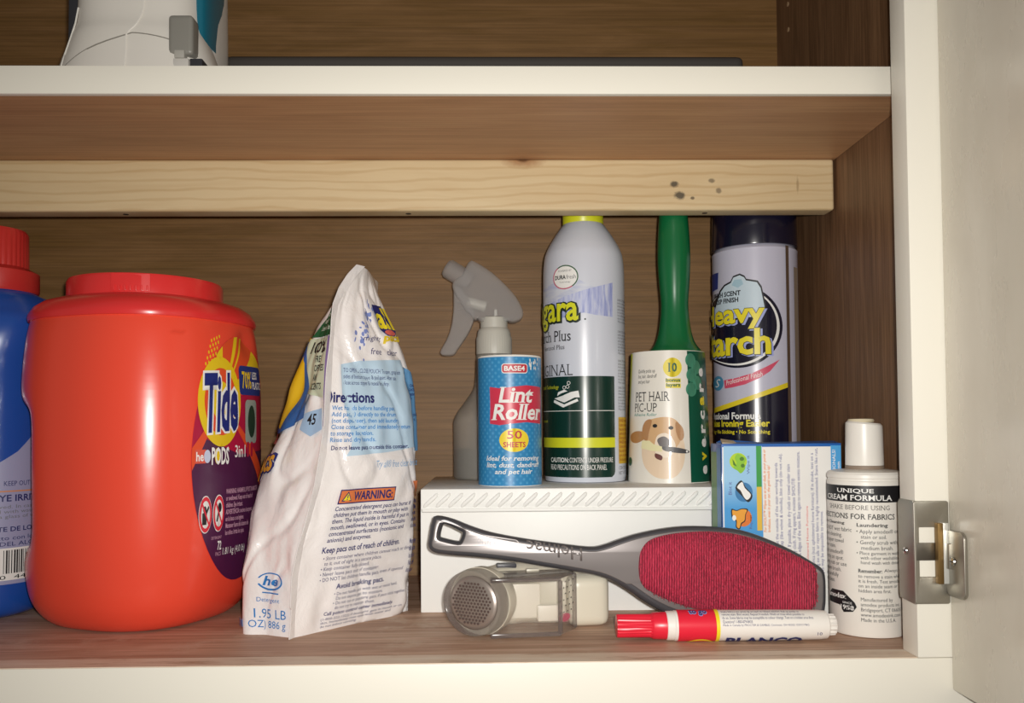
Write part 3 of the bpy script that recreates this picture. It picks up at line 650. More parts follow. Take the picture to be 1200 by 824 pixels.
for u, v in ((.585, .098), (.60, .086), (.58, .0745), (.72, .0925), (.74, .0800)): decal('label_dot', [ell(A(u), v, .0052, .0056, 24)], pf, .0006, P('dot_green', '#4a9478', .4), sl, .003)
for ch, y, mt in zip('evercare', (553, 537, 521, 504, 488, 471, 455, 437), (0, 1, 0, 0, 0, 1, 0, 0)):
    z = .046+(500-y)*.000675; c_ = A(.84)
    text(ch, (c_-.0032, z-.0036, c_+.0032, z+.0036), pf, .0007, (M_print_white, M_yellow)[mt], sl, 'letter', rot=pi/2, bold=.045)
by = P('badge_yellow2', '#e8d63c', .4)
decal('badge', [ell(A(.12), .0922, .0078, .0078, 36)], pf, .0004, by, sl, .003); decal('badge', [rc(A(-.06), .0800, A(.32), .0833), rc(A(-.06), .0757, A(.32), .0792)], pf, .0004, by, sl, .003)
text('10', (A(.00), .0885, A(.23), .0960), pf, .0007, P('print_dgreen', '#1c5c44', .4), sl, bold=.03, serif=True)
text('bonus\nlayers', (A(-.05), .0760, A(.31), .0835), pf, .0007, P('print_dgreen', '#1c5c44', .4), sl, bold=.03, align='CENTER')
text('Quickly picks up\nlint, hair, dandruff\nand pet hair', (A(-.76), .0790, A(-.28), .0915), pf, .0004, M_print_black, sl, shear=.15)
text('PET HAIR', (A(-.82), .0655, A(.04), .0730), pf, .0004, M_print_black, sl, serif=True, bold=-.005); text('PIC-UP', (A(-.84), .0570, A(-.28), .0640), pf, .0004, M_print_black, sl, serif=True, bold=-.005)
text('Adhesive Roller', (A(-.85), .0535, A(-.28), .0560), pf, .0004, P('print_teal', '#3c8a80', .4), sl, shear=.2)
decal('badge', [ell(A(-.93), .0165, .0036, .0036, 20)], pf, .0005, P('stripe_green', '#0c5540', .35), sl, .002)
# dog picture printed on the sleeve
dg = [P('fur_%d' % i, c_, .4, coat=.3) for i, c_ in enumerate(('#c99a68', '#e8d0b4', '#b48456', '#f0e0cc', '#d6ae80'))]
D = lambda x, y: (A((x-782)/45), .046+(500-y)*.000675)
def blob(pts, mat, off): decal('dog_print', [[tuple(p) for p in sm([D(*p) for p in pts], 5, True)]], pf, off, mat, sl, (.003, None))
blob([(740, 512), (746, 507), (756, 508), (758, 514), (748, 521), (741, 519)], dg[2], .0004)
blob([(756, 512), (765, 500), (785, 500), (797, 515), (799, 535), (795, 552), (785, 562), (768, 561), (756, 548), (753, 530)], dg[1], .0004)
blob([(757, 497), (770, 491), (785, 491), (794, 499), (796, 512), (790, 526), (778, 534), (765, 528), (757, 513)], dg[4], .0006)
blob([(758, 494), (764, 494), (761, 508), (759, 518), (754, 514), (754, 502)], dg[2], .0008)
blob([(790, 496), (797, 503), (798, 514), (794, 518), (790, 508)], dg[2], .0008)
blob([(769, 514), (778, 509), (786, 515), (789, 527), (780, 538), (768, 532)], dg[3], .0008)
blob([(770, 517), (777, 513), (783, 518), (781, 525), (774, 526)], P('nose_grey', '#6c6666', .4), .0010)
for x, y in ((767.5, 500.5), (784.5, 503)): decal('dog_print', [ell(*D(x, y), .0019, .0015, 14)], pf, .0010, M_print_black, sl, None)
blob([(768, 533), (775, 536), (774, 541), (768, 538)], P('mouth_dark', '#6a3c38', .4), .0009)
decal('dog_print', [[D(754, 518), D(762, 518), D(766, 522), D(775, 525), D(775, 531), D(764, 530), D(753, 527)]], pf, .0012, P('brush_cream', '#e9e2b4', .4), sl, .003)
decal('dog_print', [[tuple(p) for p in sm([D(776, 525), D(790, 526), D(801, 529), D(803, 532), D(796, 533), D(778, 530)], 4, True)]], pf, .0012, P('brush_dark', '#4c4a4c', .4), sl, .003)
decal('dog_print', [ell(*D(800.5, 530.8), .0008, .0010, 10)], pf, .0014, M_paper, sl, None)

# ------------------------------------------------------------------ heavy starch can
HX, HY, HR = .2262, .7285, .0362
hc = thing('heavy_starch_can', 'navy and silver aerosol starch can in the corner behind the wipes box', 'can', (HX, HY, BT), face_cam(HX, HY))
M_silver = P('can_silver', '#c6c6d8', .3, coat=.25); M_nv = P('can_navy', '#17162a', .22, coat=.4)
lathe('can_body', [(HR-.002, 0), (HR, .001), (HR, .0035), (HR-.0008, .0045), (HR-.0008, .190), (HR-.0006, .1925), (HR-.003, .196), (HR-.008, .200)], M_silver, hc, 96)
lathe('cap', [(HR-.0006, .1955), (HR-.0004, .1962), (HR-.0014, .243), (HR-.004, .247), (.001, .2475)], M_nv, hc, 72)
HR_ = HR-.0008; hf = cyl(HR_); A = lambda f: HR_*asin(max(-1, min(1, f))); Zy = lambda y: .046+(500-y)*.000692
D = lambda x, y: (A((x-884.5)/50.5), Zy(y))
decal('label_base', [[(A(-1)-.03, Zy(566)), D(922, 566), D(922, 452)]+[D(x, 452+(922-x)*.40-(922-x)**2*.0006) for x in range(915, 834, -8)]+[(A(-1)-.03, Zy(487))]], hf, .0002, M_nv, hc, (.003, None))
decal('label_curve', [[D(922, 455)]+[D(x, 455+(922-x)*.40-(922-x)**2*.0006) for x in range(915, 834, -8)]+[D(x, 449+(922-x)*.40-(922-x)**2*.0006) for x in range(835, 922, 8)]+[D(922, 449)]], hf, .0004, P('curve_yellow', '#e6d02c', .35), hc, (.003, None))
decal('seam_line', [[D(919.5, 566), D(923, 566), D(923, 286), D(919.5, 286)]], hf, .0006, P('seam_brown', '#5c4a3c', .4), hc, None)
decal('side_panel', [[D(929, 560), D(933.5, 560), D(933.5, 310), D(929, 310)]], hf, .0004, P('side_tan', '#9c8c7a', .5), hc, None)
ov = [D(x, y) for x, y in ell(866, 383, 49, 49, 64)]
decal('logo_oval', [ov], hf, .0004, M_nv, hc, (.003, None)); decal('logo_oval', ring([D(x, y) for x, y in ell(865, 383, 46.5, 46, 64)], [D(x, y) for x, y in ell(863, 382, 45.5, 44.8, 64)]), hf, .0006, M_print_white, hc, None)
shirt = [(842, 372), (838, 362), (846, 338), (851, 332), (858, 329), (861, 323), (868, 321), (873, 324), (875, 328), (887, 331), (891, 338), (895, 360), (893, 372)]
decal('shirt_print', [[D(x+(x-868)*.06, y-2) for x, y in shirt]], hf, .0007, M_print_black, hc, (.003, None)); decal('shirt_print', [[D(x, y) for x, y in shirt]], hf, .0009, P('shirt_blue', '#c4d6e2', .4), hc, (.003, None))
decal('shirt_print', [[D(859, 332), D(866, 336), D(872, 332), D(870, 326), D(862, 326)]], hf, .0011, P('collar_blue', '#a4c4d4', .4), hc, None)
text('FRESH SCENT\nCRISP FINISH', (A(-.92), Zy(353), D(869, 0)[0], Zy(339)), hf, .0012, M_print_black, hc, bold=.03)
sky = P('logo_halo', '#a4aee0', .4)
for s_, x1, y0, y1, w in (('Heavy', 895, 386, 354, 1.80), ('Starch', 901, 417, 385, 2.06)):
    b = (D(x1, 0)[0]-w*HR_, Zy(y0), D(x1, 0)[0], Zy(y1))
    text(s_, (b[0]+.0004, b[1]-.0016, b[2]+.0022, b[3]-.0006), hf, .0012, sky, hc, 'logo_outline', .003, bold=.045)
    text(s_, (b[0]-.0006, b[1]-.0007, b[2]+.0006, b[3]+.0007), hf, .0015, M_print_black, hc, 'logo_outline', .003, bold=.045)
    text(s_, b, hf, .0018, P('logo_yellow', '#eadb2e', .35), hc, 'logo_lettering', .003, bold=.03)
decal('badge', [[(A(-1)-.004, Zy(335)), D(842, 333), D(843, 313), (A(-1)-.004, Zy(312))]], hf, .0005, P('badge_blue', '#20357e', .4), hc, .002)
decal('swoosh', [[D(848, 446), D(862, 444), D(880, 439), D(895, 432), D(911, 423), D(900, 437), D(888, 445), D(872, 452), D(858, 455), D(849, 456)]], hf, .0006, P('swoosh_pink', '#d4506c', .4), hc, .003)
text('Professional Finish', (A(-.66), Zy(452.5), A(.14), Zy(446.5)), hf, .0009, M_print_white, hc, tilt=.22)
decal('badge', [[D(x, y) for x, y in ell(841, 449, 6.5, 9, 24)]], hf, .0006, P('badge_teal', '#4a90b4', .4), hc, .002)
text('S', (A(-.92), Zy(454), A(-.80), Zy(444)), hf, .0009, M_print_white, hc, shear=.3)
text('Professional Formula', (A(-.98)-.010, Zy(493.5), D(889, 0)[0], Zy(485)), hf, .0005, M_print_white, hc, 'lettering', .004, bold=.03)
text('Makes Ironing Easier', (A(-.98)-.006, Zy(505), D(899, 0)[0], Zy(494)), hf, .0005, P('logo_yellow', '#eadb2e', .35), hc, 'lettering', .004, bold=.03)
text('No Flaking \u2022 No Sticking \u2022 No Scorching', (A(-.98)-.014, Zy(512), D(899, 0)[0], Zy(506)), hf, .0005, P('logo_yellow', '#eadb2e', .35), hc, 'lettering', .004, bold=.02)

# ------------------------------------------------------------------ stain wipes carton
WX, WY = .2035, .600
wc = thing('wipes_carton', 'blue and white stain wipes carton behind the red lint brush', 'carton', (WX, WY, 0))
M_cblue = P('carton_blue', '#2464b4', .35, coat=.2); M_cwhite = P('carton_white', '#eeece8', .4); M_clight = P('carton_light', '#6fb2e4', .35)
x0, x1, zt = -.0425, .0425, .1255
cb = box('carton_body', x0, x1, 0, .0300, 0, zt, M_cblue, wc, .0006)
pfn = lambda u, v, o: (u, -o, v)
S = lambda x, y: (x0+(x-845)*.000607, zt-(y-520.5)*.0006)
gb = P('carton_gradient', '#8cc2e8', .35); t = NT(gb)
sp = t.n('ShaderNodeSeparateXYZ'); t.l(t.coords(out='UV'), sp.inputs[0]); t.color(t.ramp(t.math('MULTIPLY', sp.outputs[1], 1.0), [(.80, '#4f9fdc'), (1.0, '#9ccaec')]))
fr = decal('front_panel', [rc(x0+.0004, .0008, x1-.0004, zt-.0022)], pfn, .0002, M_cwhite, wc, None)
decal('picture_strip', [[S(847, 523), S(892, 523), (S(892, 0)[0], .001), (S(847, 0)[0], .001)]], pfn, .0004, gb, fr, None)
decal('colour_strip', [[S(885, 523), S(891, 523), S(891, 571), S(885, 571)]], pfn, .0006, P('strip_green', '#3f9c4c', .4), fr, None)
decal('colour_strip', [[S(885, 571), S(891, 571), S(891, 622), S(885, 622)]], pfn, .0006, P('strip_yellow', '#e4bc4a', .4), fr, None)
decal('edge_strip', [[S(972.5, 523), S(984.5, 523), (x1-.0005, .001), (S(972.5, 0)[0], .001)]], pfn, .0004, P('edge_sky', '#4fa4e0', .35), fr, None)
decal('side_panel', [rc(.002, .004, .028, zt-.006)], lambda u, v, o: (x0-o, .030-u, v), .0003, P('side_green', '#5a8c52', .4), wc, None)
decal('side_panel', [rc(.018, .004, .0285, zt-.003)], lambda u, v, o: (x0-o, .030-u, v), .0005, P('side_sky', '#4a86c0', .4), wc, None)
wt = lambda v: v
def icon(pts, mat, off, n=4): decal('icon_print', [[tuple(p) for p in sm([S(*p) for p in pts], n, True)]], pfn, off, mat, fr, None)
lg_ = P('icon_lime', '#b4d432', .4); og_ = P('icon_orange', '#e8a23c', .4)
decal('icon_print', [ell(*S(864, 541), .0062, .0060, 24)], pfn, .0006, lg_, fr, None)
icon([(863, 532), (868, 534), (873, 538), (871, 543), (872, 549), (867, 555), (863, 552), (858, 548), (862, 543), (860, 537)], P('icon_green', '#8cc43c', .4), .0008)
decal('icon_print', [ell(*S(868, 538), .0016, .0014, 12), ell(*S(869, 546), .0014, .0014, 12), [S(857, 538), S(858, 545), S(862, 547), S(859, 541)]], pfn, .0010, P('icon_dkgreen', '#4c7c2c', .4), fr, None)
decal('icon_print', [ell(*S(870, 577), .0062, .0068, 24)], pfn, .0006, P('icon_blue', '#3c7cb0', .4), fr, None)
icon([(862, 571), (868, 565), (871, 572), (878, 580), (874, 586), (870, 583), (866, 575)], M_print_white, .0008, 3); icon([(860, 572), (867, 563), (872, 571), (880, 581), (875, 589), (868, 582)], M_print_black, .0007, 3)
decal('icon_print', [ell(*S(869, 607), .0060, .0062, 24)], pfn, .0006, P('icon_deep', '#e07a34', .4), fr, None)
icon([(856, 598), (861, 599), (867, 597), (873, 598), (871, 603), (870, 610), (866, 613), (864, 619), (861, 617), (861, 610), (857, 606)], og_, .0009, 3); icon([(855, 596.5), (861, 598), (867, 596), (874.5, 597), (872, 603), (871, 611), (867, 614), (864.5, 620.5), (860, 618), (860, 611), (855.5, 607)], M_print_black, .0008, 3)
decal('icon_print', [ell(*S(858, 607), .0014, .0020, 12)], pfn, .0011, M_print_white, fr, None)
def vtext(s, xa, xb, ya, yb, mat, **kw):      # runs up the carton
    a_, b_ = S(xa, yb), S(xb, ya); text(s, (a_[0], a_[1], b_[0], b_[1]), pfn, .0006, mat, fr, 'lettering', rot=pi/2, **kw)
ink = P('ink_blue', '#5a5a94', .5); inko = P('ink_orange', '#e08a4c', .5)
vtext('Wipe it', 874, 878, 534, 556, ink); vtext('Blot it', 852, 856, 565, 580, ink); vtext('Repeat', 876, 880, 604, 620, ink)
vtext("For SHOUT\u2122 Wipes use at your desk, in your purse or\nbriefcase, even in your car, the gold touch up!", 892.5, 901.5, 527, 624, inko, bold=.015, shear=.15)
vtext('1. Gently wipe starting at the outside of the stain working towards\nthe centre. If there is nap (like velvet & chenille), blot only (do not rub).', 906, 916, 532, 690, ink)
vtext('2. Blot while they are fresh. If possible, place dry cloth or towel under stain\nand keep blotting with dry cloth. If ring appears, moisten SHOUT\u00ae\nwipe and rub around the edges of the stain. Blot again to remove excess moisture.', 920, 937, 530, 700, ink)
vtext('Upholstered Home Furniture', 942, 945.5, 594, 668, P('ink_red', '#dc5a5a', .5))
vtext('Test on washable fabrics (not upholstered home furniture). If in doubt, test on a\nhidden spot. Testing on silk or rayon fabric is highly recommended. Stains like rust,\ninks, paint or dyes may be impossible to remove.', 948, 963, 526, 705, ink)
vtext('Purchase price refunded if product is unsatisfactory.', 967, 970.5, 580, 712, ink)
vtext('PROFESSIONALS!\nSHOUT.com', 974, 983, 528, 575, M_print_white, bold=.01)
fp = pyd('top_flap', [(x0, .0003, zt), (x1, .0003, zt), (x1, .014, zt+.0016), (-.010, .014, zt+.0008), (x0+.004, .013, zt+.0030), (x0-.001, .010, zt+.0012), (x0, .0003, zt-.0012), (x1, .0003, zt-.0012), (x1, .014, zt), (x0, .014, zt)], [(0, 1, 2, 3, 4, 5), (6, 7, 1, 0), (7, 8, 2, 1), (9, 8, 7, 6), (5, 4, 3, 2, 8, 9), (0, 5, 9, 6)], M_cblue, wc, False)
pyd('torn_edge', [(x0+.001, .002, zt+.0012), (x0+.0125, .004, zt+.0002), (x0+.011, .009, zt+.0022), (x0+.002, .010, zt+.0036), (x0+.001, .002, zt+.0002), (x0+.0125, .004, zt-.0008), (x0+.011, .009, zt+.001), (x0+.002, .010, zt+.002)], [(0, 1, 2, 3), (4, 5, 1, 0), (7, 6, 5, 4), (5, 6, 2, 1), (6, 7, 3, 2), (7, 4, 0, 3)], P('card_raw', '#b8a890', .8), wc, False)

# ------------------------------------------------------------------ white stain cream bottle
CX, CY, CR = .2512, .5742, .0243
M_wplast = P('white_plastic', '#ece8e0', .35)
cbt = thing('stain_cream_bottle', 'small white stain cream bottle with a disc cap beside the hinge', 'bottle', (CX, CY, 0), face_cam(CX, CY))
lathe('bottle_body', [(CR-.003, 0), (CR-.0008, .0006), (CR, .0025), (CR, .1010), (CR-.0006, .1018), (CR-.0006, .1028), (CR, .1034), (CR, .1055), (CR-.0012, .1072), (CR-.0048, .1080), (.0120, .1088)], M_wplast, cbt, 96, sharp=30)
lathe('neck_ring', [(.0124, .1085), (.0124, .1110), (.0118, .1112)], P('ring_tan', '#8d7c6c', .6), cbt, 48)
vs = []; fs = []; seg = 48
for r_, h, s in ((.0121, .1112, 0), (.0122, .1118, 0), (.0118, .1360, .0), (.0116, .1390, .10), (.0104, .1402, .10), (.0005, .1404, .10)):
    for i in range(seg): a = 2*pi*i/seg; vs.append((r_*cos(a), r_*sin(a), h-s*r_*cos(a)))
for j in range(5):
    for i in range(seg): k = (i+1) % seg; fs.append((j*seg+i, j*seg+k, (j+1)*seg+k, (j+1)*seg+i))
dc = pyd('cap', vs, fs, M_wplast, cbt, True, 35)
lathe('disc_top', [(.0001, .0), (.0080, 0), (.0086, .0008), (.0080, .0022), (.0001, .0026)], P('disc_cream', '#ddd2b4', .45), dc, 40, off=(-.0018, 0, .1402))
cf = cyl(CR); A = lambda f: CR*asin(max(-1, min(1, f))); Zy = lambda y: .139+(500-y)*.000552
band = decal('label_band', [rc(A(-1)-.012, Zy(592.5), A(1)+.012, Zy(573))], cf, .0002, M_print_black, cbt, .002)
def ct(s, xa, xb, ya, yb, mat=M_print_black, par=None, st=None, **kw):
    g = lambda x: A((x-1013)/42.5); text(s, (g(xa), Zy(yb), g(xb), Zy(ya)), cf, .0004, mat, par or cbt, 'lettering', st, **kw)
ct('UNIQUE', 983, 1022, 576.5, 582.5, M_print_white, band, serif=True, bold=.015); ct('CREAM FORMULA', 973, 1041, 584, 590.5, M_print_white, band, serif=True, bold=.015)
ct('SHAKE BEFORE USING', 975, 1038, 596, 601.5, P('ink_grey', '#66625e', .5), serif=True); ct('DIRECTIONS FOR FABRICS', 969.5, 1043, 606, 612.5, serif=True, bold=.01)
ct('Dry Cleaning', 970.6, 991, 616, 620.5, bold=.02, serif=True); ct('DO NOT wet fabric\nbefore cleaning.\nUse paper towel\nunder stain.\nApply amodex\u00ae\ndirectly on spot.\nGently rub or use\nmedium brush.\nBlot carefully\nuntil clean.', 970.6, 998, 623, 690)
ct('Laundering', 1003, 1036, 617, 622.5, bold=.02, serif=True)
ct('\u2022 Apply amodex\u00ae on\n   stain or soil.', 1003, 1046, 624, 635); ct('\u2022 Gently scrub with\n   medium brush.', 1003, 1045, 637, 648); ct('\u2022 Place garment in washer\n   with other washables or\n   hand wash with detergent.', 1003, 1051.5, 650, 666)
ct('Remember:', 1004, 1029, 670.5, 675, bold=.02, serif=True); ct('Always try', 1031, 1050, 670, 675)
ct('to remove a stain while\nit is fresh. Test amodex\u00ae\non an inside seam or\nhidden area first.', 1004, 1050, 677, 698)
ct('Manufactured by\namodex products inc.\nBridgeport, CT 06605\nwww.amodexink.com\nMade in the U.S.A.', 1006, 1047, 704, 732)
decal('emblem', [[(A((x-1013)/42.5), Zy(y)) for x, y in ((973, 705), (976, 699), (988, 699), (994, 705), (1000, 711), (1002, 716), (998, 722), (988, 724), (984, 716), (973, 715))]], cf, .0004, M_print_black, cbt, .002)
ct('SINCE', 987, 997, 711, 713.5, M_print_white, band); ct('1958', 985, 999, 715, 720.5, M_print_white, band, bold=.02); ct('amodex', 972.8, 991, 702, 708, M_print_white, band, bold=.03)
decal('emblem', [[(A((x-1013)/42.5), Zy(y)) for x, y in ((1049, 709), (1051, 706), (1052.5, 710), (1053.5, 718), (1052, 722), (1051.5, 730), (1050, 724), (1048.5, 718))]], cf, .0004, M_print_black, cbt, None)

# ------------------------------------------------------------------ stain remover pen lying on the shelf
M_penred = P('pen_red', '#e4243c', .32); M_penwhite = P('pen_white', '#ece8e2', .35)
PL = .1405; pen = thing('stain_pen', 'white stain remover pen with red cap lying before the brush', 'pen', (.0785, .5530, .0100), 0.0); pen.rotation_euler = (0, 0, radians(-1.2))
lathe('cap', [(.0008, 0), (.0068, 0), (.0073, .0008), (.0074, .0215), (.0080, .0228), (.0084, .0235), (.0087, .0320)], M_penred, pen, 80, axis='X', ribs=(20, .0007, .0005, .0216))
lathe('neck_band', [(.0088, .0318), (.0092, .0322), (.0093, .0362), (.0090, .0366)], M_penwhite, pen, 64, axis='X')
lathe('barrel', [(.0090, .0364), (.0096, .0372), (.0097, .060), (.0096, .100), (.0093, .1300), (.0088, .1345), (.0080, .1352)], M_penwhite, pen, 72, axis='X')
lathe('end_plug', [(.0066, .1350), (.0070, .1354), (.0068, .1400), (.0058, PL), (.0008, PL)], M_penwhite, pen, 80, axis='X', ribs=(14, .0009, .1352, .1402))
ef = lambda u, v, o: (u, -(.0097+o)*cos(v/.0097), (.0097+o)*sin(v/.0097))     # v climbs the barrel from its middle
def er(u):
    return .0097 if u < .1 else .0097-(u-.1)*.0133
ef = lambda u, v, o: (u, -(er(u)+o)*cos(v/.0097), (er(u)+o)*sin(v/.0097))
rd = decal('red_wrap', [rc(.0385, -.020, .0628, .026)], ef, .0002, M_penred, pen, (None, .0015)); decal('yellow_line', [rc(.0625, -.020, .0648, .026)], ef, .0004, M_yellow, pen, (None, .0015))
text('to go', (.0455, .0078, .0575, .0140), ef, .0006, P('pen_lilac', '#9aa0d8', .4), rd, 'lettering_outline', (None, .002), bold=.07); text('to go', (.0459, .0082, .0571, .0136), ef, .0008, M_navy, rd, 'lettering', (None, .002), bold=.02)
decal('yellow_arc', ring(ell(.0530, -.0160, .0100, .0085, 40), ell(.0530, -.0160, .0086, .0070, 40)), ef, .0005, M_yellow, rd, None)
decal('yellow_arc', [ell(.0530, -.0160, .0086, .0070, 30)], ef, .0004, P('pen_orange', '#ea6a2c', .4), rd, (None, .0015))
text('Shake before use, press tip on stain to release solution. Rub tip gently to\nremove stain. Blot excess. Repeat if needed. Wash or rinse when possible to\ndo so. Some fabrics may be susceptible to colour change. Test on a hidden area first.\nQuestions? 1-800-879-8433', (.0665, .0030, .1245, .0125), ef, .0004, M_navy, pen)
text('Made in Canada by PROCTER & GAMBLE, Cincinnati, OH 45202. \u00a92013 P&G', (.0665, .0012, .1210, .0028), ef, .0004, M_navy, pen)
text('BLANCO', (.0690, -.0145, .1180, -.0062), ef, .0004, M_navy, pen, 'lettering', (None, .002), bold=.04)
text('10', (.1265, -.0050, .1295, -.0028), ef, .0004, M_navy, pen)

# ------------------------------------------------------------------ lint brush leaning on the box
M_bgrey = P('brush_grey', '#827c7b', .3, .35); M_bedge = P('brush_edge', '#4b4a4e', .3, .2)
BX, BY = .1148, .5845
lb = thing('lint_brush', 'grey handled lint brush with a red velvet pad leaning on the box', 'lint brush', (BX, BY, 0)); lb.rotation_euler = (radians(-5), 0, 0)
k = .000580
G = lambda x, y: ((x-776)*k, (737-y)*k)
outer = [tuple(p) for p in sm([G(*p) for p in ((511, 602), (530, 606), (550, 614), (575, 622), (610, 629), (650, 635), (690, 640), (707, 638), (725, 632), (745, 626), (775, 620), (805, 617), (840, 618), (870, 622), (900, 632), (930, 646), (952, 659), (964, 667), (968, 676), (968, 695), (966, 714), (959, 725),
     (920, 734), (880, 736), (840, 733), (800, 725), (775, 716), (755, 705), (735, 691), (718, 681), (700, 674), (675, 669), (640, 663), (600, 656), (560, 651), (525, 648), (508, 645), (501, 638), (502, 626), (505, 609))], 3, True)]
hole = [tuple(p) for p in sm([G(*p) for p in ((516, 611), (523, 610), (540, 618), (544, 622), (541, 632), (536, 635), (518, 631), (512, 627))], 3, True)]
def inset(lp, d):
    n = len(lp); out = []
    for i in range(n):
        a, b = Vector(lp[i-1]), Vector(lp[(i+1) % n]); e = (b-a).normalized(); nn = Vector((e.y, -e.x)); p = Vector(lp[i])+nn*d; out.append((p.x, p.y))
    return out
plate('brush_body', [inset(outer, .0030), inset(hole, -.0014)], .0040, .0030, M_bedge, lb, lambda u, v, w: (u, w, v), 3)
# front face panel with rim
face = inset(outer, .0034); face2 = [(x, y+.0022 if y < .03 and x > -.03 else y) for x, y in face]
plate('face_panel', [face2, inset(hole, -.0010)], .0006, .0005, M_bgrey, lb, lambda u, v, w: (u, -.0072+w, v))
pad = [tuple(p) for p in sm([G(*p) for p in ((748, 652), (753, 640), (762, 632), (778, 627), (800, 624), (830, 623), (860, 626), (890, 634), (920, 646), (945, 659), (953, 665), (955, 675), (954, 700), (950, 711), (940, 717), (915, 720), (880, 720), (840, 717), (800, 709), (770, 697), (752, 686), (747, 672))], 3, True)]
M_velvet = P('velvet_red', '#b81c40', .75); t = NT(M_velvet)
w1 = t.n('ShaderNodeTexWave', wave_type='BANDS', bands_direction='X'); t.l(t.coords((1, 1, .35), rot=(0, radians(-6), 0)), w1.inputs['Vector']); w1.inputs['Scale'].default_value = 190; w1.inputs['Distortion'].default_value = 2.5; w1.inputs['Detail'].default_value = 3; w1.inputs['Detail Scale'].default_value = 4
nz = t.noise(t.coords((1, 1, .4)), 700, 3, .6); hh = t.math('ADD', t.math('MULTIPLY', w1.outputs['Fac'], .55), t.math('MULTIPLY', nz, .6))
big = t.noise(t.coords(), 40, 3)
t.color(t.mix(t.ramp(big, [(.4, (0, 0, 0, 1)), (.7, (.35,)*3+(1,))]), t.ramp(hh, [(.30, '#78082a'), (.52, '#b01238'), (.82, '#d23c5a')]), '#c83656'))
t.bump(hh, .9, .0012); t.b.inputs['Sheen Weight'].default_value = .08
cen = Vector((sum(p[0] for p in pad)/len(pad), sum(p[1] for p in pad)/len(pad))); vs, fs = [], []; N = len(pad); rg = [(1.0, -.0070), (1.0, -.0095), (.985, -.0105), (.95, -.0114), (.85, -.0122), (.65, -.0128), (.4, -.0131), (.15, -.0132)]
for s, y in rg:
    for p in pad: c_ = cen+(Vector(p)-cen)*s; vs.append((c_.x, y, c_.y))
for j in range(len(rg)-1):
    for i in range(N): q_ = (i+1) % N; fs.append((j*N+i, j*N+q_, (j+1)*N+q_, (j+1)*N+i))
fs.append(tuple(range((len(rg)-1)*N, len(rg)*N)))
pd_ = pyd('velvet_pad', vs, fs, M_velvet, lb, True, 80)
# fibre rows: fine upright tufts standing out of the pad
bm = bmesh.new(); random.seed(2)
xs = [p[0] for p in pad]; zs_ = [p[1] for p in pad]
def inside(x, y):
    c_ = False; j = N-1
    for i in range(N):
        (xi, yi), (xj, yj) = pad[i], pad[j]
        if (yi > y) != (yj > y) and x < (xj-xi)*(y-yi)/(yj-yi)+xi: c_ = not c_
        j = i
    return c_
x = min(xs)
while x < max(xs):
    z = min(zs_)
    while z < max(zs_):
        X_, Z_ = x+random.uniform(-.0003, .0003)+.10*(z-.03), z+random.uniform(-.0004, .0004)
        if inside(X_, Z_):
            d = min(1.0, (Vector((X_, Z_))-cen).length/.06); y = -.0131+.0022*d*d
            l_ = random.uniform(.0008, .0016); w = .00032
            a_, b_, c_, d_ = [bm.verts.new(p) for p in ((X_-w, y, Z_), (X_+w, y, Z_), (X_, y-.0012, Z_-l_*.9), (X_, y+.0002, Z_-l_*1.1))]
            bm.faces.new((a_, b_, c_)); bm.faces.new((b_, d_, c_)); bm.faces.new((d_, a_, c_))
        z += .0012
    x += .00105
fo = from_bm('velvet_fibres', bm, M_velvet, pd_, False); fo['kind'] = 'stuff'
# raised lettering, upside down, on the handle
hfn = lambda u, v, o: (u, -.0078-o, v)
ca = radians(-9)
def hand(s, xa, xb, ya, yb, name, mat, **kw):
    a_, b_ = G(xa, yb), G(xb, ya); bm = txt_bm(s, (a_[0], a_[1], b_[0], b_[1]), rot=pi, **kw); c_ = Vector(((a_[0]+b_[0])/2, (a_[1]+b_[1])/2))
    for v in bm.verts: v.co.y += (v.co.x-c_.x)*math.tan(ca)
    bm2 = bmesh.ops.extrude_face_region(bm, geom=bm.faces[:]); vv = [e for e in bm2['geom'] if isinstance(e, bmesh.types.BMVert)]
    for v in vv: v.co.z = 1
    for v in bm.verts: v.co = Vector(hfn(v.co.x, v.co.y, .0006 if v.co.z > .5 else 0))
    return from_bm(name, bm, mat, lb, False)
hand('Helmac', 616, 681, 636, 651, 'raised_lettering', M_bgrey, bold=.01)
hand('MADE IN U.S.A.  PAT. NO.', 558, 604, 632, 638, 'raised_lettering', M_bedge)
plate('raised_outline', [rrect(*G(553, 642), *G(608, 627), .003), rrect(G(553, 642)[0]+.0006, G(553, 642)[1]+.0006, G(608, 627)[0]-.0006, G(608, 627)[1]-.0006, .0026)], .0003, .0001, M_bgrey, lb, lambda u, v, w: (u, -.0078+w, v+(u-G(580, 634)[0])*math.tan(ca)))
plate('arrow_mark', [[G(*p) for p in ((740, 668), (744, 668), (745, 655), (748, 655), (743, 647), (737, 656), (740, 656))]], .0003, .0001, M_bedge, lb, lambda u, v, w: (u, -.0078+w, v))
plate('slot_mark', [rrect(*G(959, 704), *G(963, 688), .0008)], .0003, .0001, M_bedge, lb, lambda u, v, w: (u, -.0078+w, v))

